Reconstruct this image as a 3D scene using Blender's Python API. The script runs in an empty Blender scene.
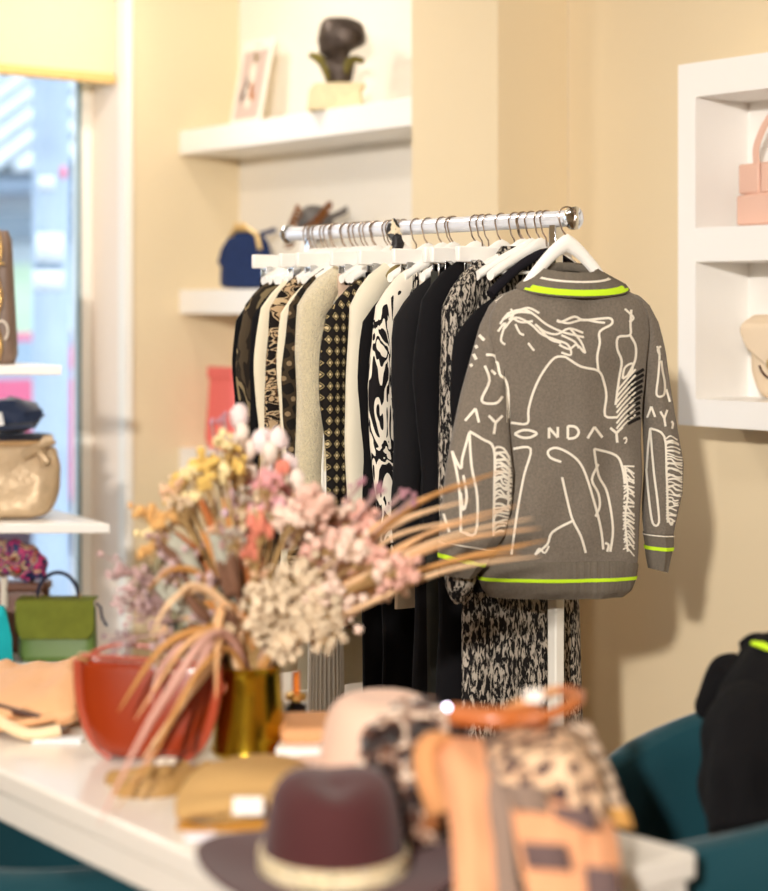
import bpy, math, random
from mathutils import Vector, Matrix, noise
from mathutils.bvhtree import BVHTree
random.seed(7)
S = bpy.context.scene
COL = S.collection
PI = math.pi
# ---------------------------------------------------------------- camera
FPX, HY, CZ = 1800.0, 310.0, 1.5
RT = Vector((0.6211, 0.7837, 0)); FW = Vector((-0.7837, 0.6211, 0))
cam_d = bpy.data.cameras.new('camera'); cam = bpy.data.objects.new('camera', cam_d); COL.objects.link(cam)
cam.location = (0, 0, CZ)
cam.rotation_euler = (PI/2, 0, math.atan2(0.7837, 0.6211))
cam_d.sensor_fit = 'VERTICAL'; cam_d.sensor_height = 36.0
cam_d.lens = FPX/891*36.0
cam_d.shift_y = -(445.5-HY)/891
cam_d.clip_start = 0.05; cam_d.clip_end = 200
cam_d.dof.use_dof = True; cam_d.dof.focus_distance = 4.15; cam_d.dof.aperture_fstop = 1.65
S.camera = cam
# ---------------------------------------------------------------- world, sun, exposure
w = bpy.data.worlds.new('sky'); S.world = w; w.use_nodes = True
bg = w.node_tree.nodes['Background']
bg.inputs[0].default_value = (0.82, 0.90, 1.0, 1); bg.inputs[1].default_value = 2.3
S.view_settings.view_transform = 'Standard'; S.view_settings.look = 'None'
S.view_settings.gamma = 1; S.view_settings.use_curve_mapping = False
S.view_settings.exposure = -0.12
S.cycles.use_denoising = True
S.cycles.max_bounces = 8; S.cycles.diffuse_bounces = 5
S.cycles.sample_clamp_indirect = 6
def light(name, kind, loc, energy, col, target=None, size=0.3, **k):
    d = bpy.data.lights.new(name, kind); o = bpy.data.objects.new(name, d); COL.objects.link(o)
    o.location = loc; d.energy = energy; d.color = col
    if kind == 'AREA': d.shape = 'DISK'; d.size = size
    if kind == 'SPOT': d.spot_size = k.get('ang', 1.2); d.spot_blend = k.get('blend', .8); d.shadow_soft_size = size
    if kind == 'SUN': d.angle = size
    if target is not None:
        o.rotation_euler = (Vector(target)-Vector(loc)).to_track_quat('-Z', 'Y').to_euler()
    return o
light('sun', 'SUN', (0, 0, 20), 1.6, (1, .96, .9), (-8, 5, 0), .01)
WARM = (1.0, 0.93, 0.85)
# ceiling lamps of the shop: (x, y, power, size)
LAMPS = [(-4.7, 2.0, 20, .3), (-2.7, 1.3, 14, .35), (1.1, -1.7, 14, .2), (-3.6, -0.8, 14, .35), (-1.0, 2.6, 8, .35)]
for i, (x, y, p, s) in enumerate(LAMPS):
    light('ceiling_light_glow', 'AREA', (x, y, 2.93), p, WARM, (x, y, 0), s)
light('track_spot_glow', 'SPOT', (1.75, -2.75, 2.8), 2300, (1, .94, .87), (-3.6, 3.4, 1.35), .10, ang=.62, blend=.5)
light('alcove_light_glow', 'AREA', (-5.2, 3.1, 2.93), 7, WARM, (-5.2, 3.9, 1.9), .25)
light('blind_light_glow', 'SPOT', (-5.3, 2.9, 2.9), 25, (1, .88, .66), (-5.98, 3.0, 2.7), .05, ang=1.5)

# ---------------------------------------------------------------- coordinates
def P(px, py, t):
    p = RT*((px-384)/FPX*t) + FW*t
    return Vector((p.x, p.y, CZ-(py-HY)/FPX*t))
def ray(px): return RT*((px-384)/FPX) + FW
def onY(px, py, c): return P(px, py, c/ray(px).y)
def onX(px, py, c): return P(px, py, c/ray(px).x)
def onZ(px, py, z): return P(px, py, (CZ-z)*FPX/(py-HY))
def onPlane(px, py, p0, n):
    d = ray(px)+Vector((0, 0, -(py-HY)/FPX)); o = Vector((0, 0, CZ))
    return o + d*((p0-o).dot(n)/d.dot(n))
# ---------------------------------------------------------------- materials
def srgb(h):
    if isinstance(h, str):
        h = h.lstrip('#'); c = [int(h[i:i+2], 16)/255 for i in (0, 2, 4)]
    else: c = h
    return tuple((x/12.92 if x <= .04045 else ((x+.055)/1.055)**2.4) for x in c)+(1,)
def new_mat(name):
    m = bpy.data.materials.new(name); m.use_nodes = True
    return m, m.node_tree, m.node_tree.nodes['Principled BSDF']
def coords(nt, sc=(1, 1, 1), rot=(0, 0, 0)):
    tc = nt.nodes.new('ShaderNodeTexCoord'); mp = nt.nodes.new('ShaderNodeMapping')
    nt.links.new(tc.outputs['Object'], mp.inputs[0]); mp.inputs['Scale'].default_value = sc; mp.inputs['Rotation'].default_value = rot
    return mp.outputs[0]
def add_bump(nt, b, scale, strength, dist=.002, sc=(1, 1, 1), kind='noise'):
    if kind == 'noise':
        t = nt.nodes.new('ShaderNodeTexNoise'); t.inputs['Detail'].default_value = 4
    else:
        t = nt.nodes.new('ShaderNodeTexWave'); t.bands_direction = kind
    t.inputs['Scale'].default_value = scale
    nt.links.new(coords(nt, sc), t.inputs['Vector'])
    bp = nt.nodes.new('ShaderNodeBump'); bp.inputs['Strength'].default_value = strength; bp.inputs['Distance'].default_value = dist
    nt.links.new(t.outputs[1] if kind != 'noise' else t.outputs[0], bp.inputs['Height'])
    nt.links.new(bp.outputs[0], b.inputs['Normal'])
MC = {}
def M(name, col, rough=.6, metal=0, bump=None, var=0, sheen=0, coat=0, emis=0, bdist=.002, bsc=(1, 1, 1), bkind='noise', trans=0, vscale=30):
    if name in MC: return MC[name]
    m, nt, b = new_mat(name); c = srgb(col)
    b.inputs['Base Color'].default_value = c; b.inputs['Roughness'].default_value = rough; b.inputs['Metallic'].default_value = metal
    if rough >= .75: b.inputs['Specular IOR Level'].default_value = .2
    if var:
        n = nt.nodes.new('ShaderNodeTexNoise'); n.inputs['Scale'].default_value = vscale; n.inputs['Detail'].default_value = 5
        nt.links.new(coords(nt), n.inputs['Vector'])
        r = nt.nodes.new('ShaderNodeValToRGB'); r.color_ramp.elements[0].position = .3; r.color_ramp.elements[1].position = .7
        r.color_ramp.elements[0].color = tuple(x*(1-var) for x in c[:3])+(1,)
        r.color_ramp.elements[1].color = tuple(min(1, x*(1+var)) for x in c[:3])+(1,)
        nt.links.new(n.outputs[0], r.inputs[0]); nt.links.new(r.outputs[0], b.inputs['Base Color'])
    if bump: add_bump(nt, b, bump[0], bump[1], bdist, bsc, bkind)
    if sheen: b.inputs['Sheen Weight'].default_value = sheen
    if coat: b.inputs['Coat Weight'].default_value = coat; b.inputs['Coat Roughness'].default_value = .08
    if emis: b.inputs['Emission Color'].default_value = c; b.inputs['Emission Strength'].default_value = emis
    if trans: b.inputs['Transmission Weight'].default_value = trans
    MC[name] = m; return m
def PAT(name, kind, cols, scale=20, sc=(1, 1, 1), rot=(0, 0, 0), pos=None, dist=0, rough=.8, interp='CONSTANT', sheen=0, bump=True):
    """patterned cloth: cols = list of colours, pos = ramp positions"""
    if name in MC: return MC[name]
    m, nt, b = new_mat(name); b.inputs['Roughness'].default_value = rough
    if rough >= .75: b.inputs['Specular IOR Level'].default_value = .2
    v = coords(nt, sc, rot)
    def tex(cls, **k):
        t = nt.nodes.new(cls)
        for a, x in k.items(): t.inputs[a].default_value = x
        nt.links.new(v, t.inputs['Vector']); return t
    def mth(op, a, c2=None):
        n = nt.nodes.new('ShaderNodeMath'); n.operation = op
        for i, s in enumerate((a, c2)):
            if s is None: continue
            if isinstance(s, (int, float)): n.inputs[i].default_value = s
            else: nt.links.new(s, n.inputs[i])
        return n.outputs[0]
    if kind == 'noise': f = tex('ShaderNodeTexNoise', Scale=scale, Detail=2, Distortion=dist).outputs[0]
    elif kind == 'wave':
        t = tex('ShaderNodeTexWave', Scale=scale, Distortion=dist, Detail=1.5); t.bands_direction = 'Z'; t.inputs['Detail Scale'].default_value = 1.2; f = t.outputs[1]
    elif kind == 'leopard':
        t = tex('ShaderNodeTexVoronoi', Scale=scale); n = tex('ShaderNodeTexNoise', Scale=scale*1.5)
        f = mth('ADD', t.outputs['Distance'], mth('MULTIPLY', mth('SUBTRACT', n.outputs[0], .5), .9))
    elif kind == 'plaid':
        a = tex('ShaderNodeTexWave', Scale=scale); a.bands_direction = 'Y'
        c2 = tex('ShaderNodeTexWave', Scale=scale); c2.bands_direction = 'Z'
        f = mth('MULTIPLY', mth('ADD', a.outputs[1], c2.outputs[1]), .5)
    elif kind == 'diamond':
        s = nt.nodes.new('ShaderNodeSeparateXYZ'); nt.links.new(v, s.inputs[0])
        a = mth('ABSOLUTE', mth('SUBTRACT', mth('FRACT', s.outputs[1]), .5)); c2 = mth('ABSOLUTE', mth('SUBTRACT', mth('FRACT', s.outputs[2]), .5))
        f = mth('ADD', a, c2)
    r = nt.nodes.new('ShaderNodeValToRGB'); cr = r.color_ramp; cr.interpolation = interp
    n = len(cols); pos = pos or [i/n for i in range(n)]
    while len(cr.elements) < n: cr.elements.new(.5)
    for e, c, p in zip(cr.elements, cols, pos): e.position = p; e.color = srgb(c)
    nt.links.new(f, r.inputs[0]); nt.links.new(r.outputs[0], b.inputs['Base Color'])
    if sheen: b.inputs['Sheen Weight'].default_value = sheen
    if bump: add_bump(nt, b, 400, .3)
    MC[name] = m; return m
# ---------------------------------------------------------------- mesh builder
class MB:
    def __init__(s): s.v = []; s.f = []
    def box(s, c, d, R=None):
        c = Vector(c); b = len(s.v)
        for x in (-.5, .5):
            for y in (-.5, .5):
                for z in (-.5, .5):
                    q = Vector((x*d[0], y*d[1], z*d[2]))
                    if R is not None: q = R @ q
                    s.v.append(c+q)
        for q in ((0, 1, 3, 2), (4, 6, 7, 5), (0, 4, 5, 1), (2, 3, 7, 6), (0, 2, 6, 4), (1, 5, 7, 3)): s.f.append(tuple(b+i for i in q))
        return s
    def bb(s, x0, x1, y0, y1, z0, z1): return s.box(((x0+x1)/2, (y0+y1)/2, (z0+z1)/2), (abs(x1-x0), abs(y1-y0), abs(z1-z0)))
    def loft(s, rings, cap0=True, cap1=True, closed=True):
        n = len(rings[0]); b = len(s.v)
        for r in rings: s.v += [Vector(p) for p in r]
        for i in range(len(rings)-1):
            for j in range(n if closed else n-1):
                k = (j+1) % n
                s.f.append((b+i*n+j, b+i*n+k, b+(i+1)*n+k, b+(i+1)*n+j))
        if closed and cap0: s.f.append(tuple(b+j for j in range(n))[::-1])
        if closed and cap1: s.f.append(tuple(b+(len(rings)-1)*n+j for j in range(n)))
        return s
    def tube(s, pts, r, n=8, caps=True, closed=False, asp=1, up=None):
        pts = [Vector(p) for p in pts]; m = len(pts)
        rr = r if isinstance(r, (list, tuple)) else [r]*m
        rings = []; u = None
        for i, p in enumerate(pts):
            if closed: t = pts[(i+1) % m]-pts[(i-1) % m]
            else: t = pts[min(i+1, m-1)]-pts[max(i-1, 0)]
            t = t.normalized() if t.length > 1e-9 else Vector((0, 0, 1))
            if u is None:
                u = Vector(up) if up is not None else (Vector((0, 0, 1)) if abs(t.z) < .9 else Vector((1, 0, 0)))
            if up is not None: u = Vector(up)
            u = (u-t*u.dot(t)); u = u.normalized() if u.length > 1e-6 else t.orthogonal().normalized()
            w_ = t.cross(u)
            rings.append([p+u*(math.cos(a)*rr[i]*asp)+w_*(math.sin(a)*rr[i]) for a in (2*PI*k/n for k in range(n))])
        if closed: rings.append(rings[0]); caps = False
        return s.loft(rings, caps, caps)
    def lathe(s, prof, c=(0, 0, 0), n=32, sx=1, sy=1):
        c = Vector(c)
        return s.loft([[c+Vector((r*sx*math.cos(2*PI*k/n), r*sy*math.sin(2*PI*k/n), z)) for k in range(n)] for r, z in prof])
    def blob(s, c, r, jit=0, nu=8, nv=5, seed=0):
        c = Vector(c); r = (r, r, r) if isinstance(r, (int, float)) else r
        rings = []
        for i in range(nv+1):
            th = PI*(i+.02)/(nv+.04); ring = []
            for k in range(nu):
                a = 2*PI*k/nu
                d = Vector((math.sin(th)*math.cos(a), math.sin(th)*math.sin(a), math.cos(th)))
                q = 1+(jit*noise.noise(d*2.2+Vector((seed*3.1, seed, 0))) if jit else 0)
                ring.append(c+Vector((d.x*r[0], d.y*r[1], d.z*r[2]))*q)
            rings.append(ring[::-1])
        return s.loft(rings)
    def grid(s, rows): return s.loft(rows, closed=False)
    def prism(s, pts, d):
        """outline pts (3-D, planar) pushed along d"""
        d = Vector(d); a = [Vector(p) for p in pts]; return s.loft([a, [p+d for p in a]])
    def build(s, name, mat, parent=None, off=(0, 0, 0), bevel=0, solid=0, sub=0, smooth=True, ang=40, segs=2, dup=False):
        off = Vector(off)
        me = bpy.data.meshes.new(name); me.from_pydata([tuple(p-off) for p in s.v], [], s.f); me.validate(); me.update()
        import bmesh
        bm = bmesh.new(); bm.from_mesh(me); bmesh.ops.recalc_face_normals(bm, faces=bm.faces); bm.to_mesh(me); bm.free()
        o = bpy.data.objects.new(name, me); COL.objects.link(o)
        if isinstance(mat, (list, tuple)):
            for q in mat: me.materials.append(q)
        else: me.materials.append(mat)
        if smooth:
            me.shade_smooth(); me.set_sharp_from_angle(angle=math.radians(ang))
        if parent is not None: o.parent = parent
        else: o.location = off
        if solid: md = o.modifiers.new('solid', 'SOLIDIFY'); md.thickness = solid; md.offset = 0
        if bevel: md = o.modifiers.new('bevel', 'BEVEL'); md.width = bevel; md.segments = segs; md.limit_method = 'ANGLE'
        if sub: md = o.modifiers.new('sub', 'SUBSURF'); md.levels = sub; md.render_levels = sub
        return o
def tag(o, label=None, cat=None, group=None, kind=None):
    if label: o['label'] = label
    if cat: o['category'] = cat
    if group: o['group'] = group
    if kind: o['kind'] = kind
    return o
def thing(name, label, cat, loc=(0, 0, 0), group=None, rz=0):
    o = bpy.data.objects.new(name, None); COL.objects.link(o); o.location = loc; o.rotation_euler = (0, 0, rz); o.empty_display_size = .05
    return tag(o, label, cat, group)
def kids(o): return [c for c in list(COL.objects) if c.parent == o]
def dup(o, loc, rz=None, label=None, parent=None):
    c = o.copy(); COL.objects.link(c)
    if parent is None:
        if loc is not None: c.location = loc
        if rz is not None: c.rotation_euler = (0, 0, rz)
        if label: c['label'] = label
    else: c.parent = parent
    for k in kids(o): dup(k, None, parent=c)
    return c
def struct(name, mb, m, parent=None, **k):
    o = mb.build(name, m, parent, **k)
    if parent is None: o['kind'] = 'structure'
    return o
def lerp(a, b, t): return a+(b-a)*t
def interp(tab, x):
    """tab = [(x, y...)] piecewise smooth"""
    if x <= tab[0][0]: return tab[0][1:]
    for a, b in zip(tab, tab[1:]):
        if x <= b[0]:
            u = (x-a[0])/(b[0]-a[0]); u = u*u*(3-2*u)*.5+u*.5
            return tuple(lerp(p, q, u) for p, q in zip(a[1:], b[1:]))
    return tab[-1][1:]
def smooth_path(pts, n=6):
    pts = [Vector(p) for p in pts]; out = []
    for i in range(len(pts)-1):
        p0 = pts[max(i-1, 0)]; p1 = pts[i]; p2 = pts[i+1]; p3 = pts[min(i+2, len(pts)-1)]
        for k in range(n):
            t = k/n
            out.append(.5*((2*p1)+(p2-p0)*t+(2*p0-5*p1+4*p2-p3)*t*t+(3*p1-p0-3*p2+p3)*t**3))
    out.append(pts[-1]); return out

# ================================================================ the room
BACK, LEFTW, COLF, COLR = 3.97, -5.93, 3.67, -4.075
paint = M('tan_wall_paint', '#e4d2b0', .75, bump=(60, .05))
white_paint = M('white_wall_paint', '#f1ebe0', .75, bump=(60, .05))
lacq = M('white_lacquer', '#f6f3ee', .35)
trimw = M('white_trim', '#f7f3ea', .5)
floorm = PAT('oak_floor', 'wave', ['#8d6f4e', '#a2835f', '#7c6042'], 3, sc=(1, .2, .2), dist=3, rough=.45, interp='LINEAR', bump=False)
struct('floor', MB().bb(LEFTW-.4, 2.0, -3.2, BACK, -.1, 0), floorm)
struct('ceiling', MB().bb(LEFTW-.4, 2.1, -3.3, BACK+.1, 3.0, 3.12), M('ceiling_paint', '#f4efe4', .8))
struct('wall_back', MB().bb(COLR, 2.0, BACK, BACK+.12, 0, 3.0), paint)
struct('wall_alcove', MB().bb(LEFTW, COLR, BACK, BACK+.12, 0, 3.0), white_paint)
struct('wall_column', MB().bb(-4.49, COLR, COLF, BACK, 0, 3.0), paint, bevel=.004)
WY = 3.465
struct('wall_left', MB().bb(LEFTW-.4, LEFTW, WY, BACK+.12, 0, 3.0), paint)
struct('wall_front', MB().bb(LEFTW-.4, LEFTW, -3.3, 0.6, 0, 3.0), paint)
struct('wall_right', MB().bb(2.0, 2.12, -3.3, BACK+.12, 0, 3.0), paint)
struct('wall_rear', MB().bb(LEFTW-.4, 2.0, -3.32, -3.2, 0, 3.0), paint)
struct('baseboard_back', MB().bb(COLR, 2.0, BACK-.015, BACK, 0, .09), trimw, bevel=.003)
struct('trim_1', MB().bb(LEFTW, LEFTW+.02, WY-.005, WY+.012, 0, 3.0).bb(LEFTW-.04, LEFTW+.02, WY-.02, WY-.003, 0, 3.0), trimw, bevel=.003)
# window in the left wall
struct('trim_2', MB().bb(LEFTW-.4, LEFTW-.041, WY-.012, WY-.0005, 0, 3.0), M('reveal_paint', '#f6e6d6', .6))
GX = LEFTW-.29
win = bpy.data.objects.new('window_1', None); COL.objects.link(win); win['kind'] = 'structure'; win.location = (GX, 2, 0)
fr = MB()
fr.bb(GX-.03, GX+.04, WY-.06, WY-.012, .1, 3.0); fr.bb(GX-.03, GX+.04, .6, .66, .1, 3.0)
fr.bb(GX-.03, GX+.04, .66, WY-.06, 0, .12); fr.bb(GX-.03, GX+.04, .66, WY-.06, 2.94, 3.0)
fr.build('window_frame', trimw, win, off=win.location, bevel=.006)
MB().bb(GX+.03, GX+.042, WY-.075, WY-.062, .12, 2.94).build('seal', M('grey_seal', '#6f8d94', .5), win, off=win.location)
gm, nt, b = new_mat('window_glass')
nt.nodes.remove(b)
g1 = nt.nodes.new('ShaderNodeBsdfTransparent'); g1.inputs[0].default_value = (.93, .97, 1, 1)
g2 = nt.nodes.new('ShaderNodeBsdfGlossy'); g2.inputs['Roughness'].default_value = .02
fz = nt.nodes.new('ShaderNodeFresnel'); fz.inputs[0].default_value = 1.35
mx = nt.nodes.new('ShaderNodeMixShader'); nt.links.new(fz.outputs[0], mx.inputs[0]); nt.links.new(g1.outputs[0], mx.inputs[1]); nt.links.new(g2.outputs[0], mx.inputs[2])
nt.links.new(mx.outputs[0], nt.nodes['Material Output'].inputs[0])
MB().bb(GX, GX+.006, .66, WY-.06, .12, 2.94).build('window_pane', gm, win, off=win.location)
struct('window_sill', MB().bb(LEFTW-.4, LEFTW, .6, WY, 0, .1), trimw, bevel=.005)
# roller blind inside the reveal
BX = LEFTW-.062
bl = thing('roller_blind', 'cream roller blind half lowered over the shop window', 'blind', (BX, 2.0, 3.0))
bm_, nt, b = new_mat('blind_cloth'); b.inputs['Base Color'].default_value = srgb('#fbf0cf'); b.inputs['Roughness'].default_value = .8
tr = nt.nodes.new('ShaderNodeBsdfTranslucent'); tr.inputs[0].default_value = srgb('#fbf0cf'); mx = nt.nodes.new('ShaderNodeMixShader'); mx.inputs[0].default_value = .35
nt.links.new(b.outputs[0], mx.inputs[1]); nt.links.new(tr.outputs[0], mx.inputs[2]); nt.links.new(mx.outputs[0], nt.nodes['Material Output'].inputs[0])
MB().bb(BX-.002, BX+.002, .7, 3.44, 2.38, 2.96).build('blind_cloth', bm_, bl, off=bl.location)
MB().bb(BX-.012, BX+.016, .69, 3.445, 2.355, 2.395).build('bottom_bar', M('ochre_bar', '#e9c27e', .5), bl, off=bl.location, bevel=.008)
MB().tube([(BX, .7, 2.96), (BX, 3.35, 2.96)], .03, 12).build('roller', trimw, bl, off=bl.location)
# ceiling lamps
lampm = M('lamp_glow', '#fff1dc', .5, emis=6)
for i, (x, y, p, s) in enumerate(LAMPS + [(-5.2, 3.1, 0, .25)]):
    t = thing('ceiling_light', 'round recessed ceiling lamp above the shop, out of the picture', 'ceiling light', (x, y, 3.0), 'ceiling lamps')
    MB().lathe([(s/2+.03, -.0), (s/2+.03, -.03), (s/2+.005, -.035), (s/2+.004, -.001)], n=32).build('rim', trimw, t)
    MB().lathe([(s/2, -.012), (s/2, -.016)], n=32).build('diffuser', lampm, t)

t = thing('track_spotlight', 'black ceiling spotlight behind the viewer, out of the picture', 'spotlight', (1.8, -2.8, 3.0))
MB().tube([(0, 0, 0), (0, 0, -.12)], .012, 8).build('stem', M('black_gloss', '#151214', .2), t)
MB().tube([(.08, -.08, -.17), (.0, -.0, -.175)], .05, 20).build('lamp_can', M('black_gloss', '#151214', .2), t)
# ---- alcove shelves
def shelf(z1, th, label):
    o = MB().bb(LEFTW+.002, -4.492, 3.69, BACK-.002, z1-th, z1).build('wall_shelf', lacq, off=((LEFTW-4.49)/2, 3.8, z1-th), bevel=.004)
    return tag(o, label, 'shelf', 'thick white shelves in the alcove')
SH1, SH2, SH3 = 2.19, 1.577, .97
shelf(SH1, .093, 'thick white alcove shelf under the picture and bust')
shelf(SH2, .093, 'thick white alcove shelf under the navy handbag')
shelf(SH3, .093, 'thick white alcove shelf under the coral bag')
# ---- framed wall box with two compartments on the right
FY = 3.73
bx = thing('wall_display_box', 'white open wall box with two compartments holding handbags', 'display box', (-2.6, BACK, 1.19))
p0 = onY(678, 65, FY); x0 = p0.x; x1 = x0+1.15; z1 = p0.z; z0 = onY(683, 425, FY).z
a = onY(695.5, 97, FY); zt = a.z; xi = a.x; zm1 = onY(695.5, 228, FY).z; zm0 = onY(695.5, 262, FY).z; zb = onY(695.5, 399, FY).z
fr = MB().bb(x0, xi, FY, BACK-.001, z0, z1).bb(x1-.05, x1, FY, BACK-.001, z0, z1).bb(xi, x1-.05, FY, BACK-.001, zt, z1).bb(xi, x1-.05, FY, BACK-.001, zm0, zm1).bb(xi, x1-.05, FY, BACK-.001, z0, zb)
fr.build('frame', lacq, bx, off=bx.location)
MB().bb(xi, x1-.05, BACK-.02, BACK-.003, zb, zt).build('back_panel', lacq, bx, off=bx.location)
BOXZ = (zm1, zb)
# ================================================================ outside the window
struct('ground_outside', MB().bb(-40, GX-.1, -25, 40, -.2, -.1), M('asphalt', '#b9bdc2', .8, bump=(20, .1)))
metal_roof = PAT('corrugated_roof', 'wave', ['#6f8189', '#dfe6ea'], 1.15, rot=(PI/2, 0, 0), interp='LINEAR', rough=.5, bump=False)
def FR(x, d, z): return RT*x+FW*d+Vector((0, 0, z))
bd = thing('street_building', 'pale street building across the road under a corrugated metal roof', 'building', FR(-2.6, 18, -.1))
o = bd.location
def slab(mb, x0, x1, d0, d1, z0, z1):
    q = [FR(x0, d0, z0), FR(x1, d0, z0), FR(x1, d1, z0), FR(x0, d1, z0)]
    mb.prism(q, (0, 0, z1-z0)); return mb
slab(MB(), -8, 6, 18, 22, -.1, 2.7).build('wall', M('pale_render', '#dfe8ec', .8), bd, off=o)
slab(MB(), -8.3, 6.3, 17.6, 18, 2.65, 2.86).build('fascia', M('blue_grey_fascia', '#93a4b4', .6), bd, off=o)
slab(MB(), -8.3, 6.3, 17.7, 17.98, 2.2, 2.45).build('lower_band', M('dark_band', '#7b8a95', .6), bd, off=o)
# sloping ribbed roof: ribs run up the slope and lean to one side
mb = MB()
for i in range(60):
    x = -12+i*.30
    mb.prism([FR(x, 17.5, 2.86), FR(x+.14, 17.5, 2.86), FR(x+.14, 17.5, 2.93), FR(x, 17.5, 2.93)], FR(2.2, 3.5, 2.5))
mb.build('roof_rib', M('roof_rib_metal', '#dfe8ee', .4), bd, off=o, smooth=False)
MB().prism([FR(-12, 17.52, 2.86), FR(8, 17.52, 2.86), FR(8, 17.6, 2.80), FR(-12, 17.6, 2.80)], FR(2.2, 3.5, 2.5)).build('roof', M('roof_metal', '#4a5a63', .5), bd, off=o, smooth=False)
slab(MB(), -3.9, -3.3, 17.9, 18.02, 1.0, 1.95).build('window', M('green_glass', '#cfe6c4', .3), bd, off=o)
slab(MB(), -2.65, -2.42, 17.9, 18.02, .2, 1.9).build('doorway', M('dark_doorway', '#3f5366', .4), bd, off=o)
# street pole with pasted notices
pc = P(51, 310, 9.0); pr = .092
pole = thing('street_pole', 'grey blue street pole with pasted paper notices outside the window', 'pole', (pc.x, pc.y, -.1))
MB().tube([(0, 0, 0), (0, 0, 5)], pr, 24).build('pole_shaft', M('galvanised_pole', '#b2c2d4', .55, var=.06, vscale=6), pole)
MB().tube([(0, 0, 0), (0, 0, .15)], [pr*1.5, pr*1.3], 24).build('pole_foot', M('galvanised_pole', '#b2c2d4', .5), pole)
paper = M('pasted_paper', '#eef2f5', .7)
def wrap(mb, zc, h, a0, a1, r):
    ba = math.atan2(-FW.y, -FW.x)
    for s_ in (0,):
        mb.loft([[Vector((r*math.cos(ba+a), r*math.sin(ba+a), z)) for a in [lerp(a0, a1, k/10) for k in range(11)]] for z in (zc-h/2, zc+h/2)], closed=False)
    return mb
def zz(y): return CZ-(y-HY)/FPX*8.9+.1
for (y0, y1, a0, a1) in ((176, 190, -.5, .35), (233, 262, -.7, .9), (270, 290, -1.0, .9)):
    wrap(MB(), (zz(y0)+zz(y1))/2, zz(y0)-zz(y1), a0, a1, pr+.004).build('notice', paper, pole, solid=.003)
wrap(MB(), (zz(262)+zz(270))/2, zz(262)-zz(270), -.8, .8, pr+.003).build('tape_band', M('grey_tape', '#7f93a8', .5), pole, solid=.002)
MB().blob((.09, .02, zz(172)), (.02, .02, .035)).build('sticker', M('pink_sticker', '#f07a9a', .5), pole)
# cars: one red, one silver
def car(loc, rz, col, label):
    t = thing('car', label, 'car', loc, rz=rz)
    prof = [(-2.1, .35), (-2.1, .75), (-1.95, .95), (-1.2, 1.0), (-.7, 1.42), (.8, 1.45), (1.5, 1.0), (2.1, .9), (2.15, .35)]
    rings = []
    for y, k in ((-.85, .9), (-.8, 1), (.8, 1), (.85, .9)):
        rings.append([Vector((x, y*(1-(.12 if z > 1.05 else 0)), .35+(z-.35)*k)) for x, z in prof])
    MB().loft(rings).build('car_body', M('car_paint_'+col, col, .25, coat=.6), t, bevel=.04)
    g = M('car_glass', '#9fb3c4', .1)
    for sy in (-1, 1):
        MB().prism([(-1.05, sy*.74, 1.03), (-.66, sy*.72, 1.38), (.74, sy*.72, 1.4), (1.25, sy*.74, 1.03)], (0, sy*.06, 0)).build('side_window', g, t)
    MB().prism([(1.52, -.6, 1.0), (1.52, .6, 1.0), (.86, .55, 1.42), (.86, -.55, 1.42)], (.03, 0, .02)).build('windscreen', g, t)
    for x in (-1.35, 1.35):
        for sy in (-1, 1):
            w_ = MB().tube([(x, sy*.68, .32), (x, sy*.87, .32)], .32, 24).build('wheel', M('tyre', '#2a2c2e', .7), t)
            MB().tube([(x, sy*.86, .32), (x, sy*.88, .32)], .2, 16).build('hubcap', M('hub_metal', '#c8ccd0', .3, .8), w_)
    return t
c1 = FR(-2.9, 12.6, -.1); car(c1, math.atan2(RT.y, RT.x)-.15, '#d4557a', 'rose red car parked outside beyond the street pole')
c2 = FR(-2.2, 15.6, -.1); car(c2, math.atan2(RT.y, RT.x)+.2, '#e8eef2', 'silver white car parked farther down the street')

# ================================================================ display stand by the window
stand = thing('display_stand', 'white tiered display stand of thin shelves in front of the window', 'display stand', P(20, 310, 5.5)*1-Vector((0, 0, 1.5)))
o = stand.location
def tier(pr, pyf, tF, name='shelf', th=.028, back=.42, skew=-.25):
    a = P(pr, pyf, tF); z = a.z; d = FW*back+RT*skew
    bl_ = a - RT*1.1
    q = [Vector((v.x, v.y, z-th)) for v in (bl_, a, a+d, bl_+d)]
    MB().prism(q, (0, 0, th)).build(name, lacq, stand, off=o, bevel=.003)
    return z
ZA = tier(62, 365.5, 5.3); ZB = tier(110, 524, 5.3); ZC = tier(112, 668, 5.3)
for px in (-60,):
    a = P(px, 310, 5.45)
    MB().bb(a.x-.02, a.x+.02, a.y-.02, a.y+.02, 0, ZA).build('post', lacq, stand, off=o)
a = P(60, 310, 5.5); q = P(-60, 310, 5.5)
MB().prism([Vector((a.x, a.y, 0)), Vector((q.x, q.y, 0)), Vector((q.x, q.y, 0))+FW*.2, Vector((a.x, a.y, 0))+FW*.2], (0, 0, ZC-.03)).build('plinth', lacq, stand, off=o)

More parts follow.
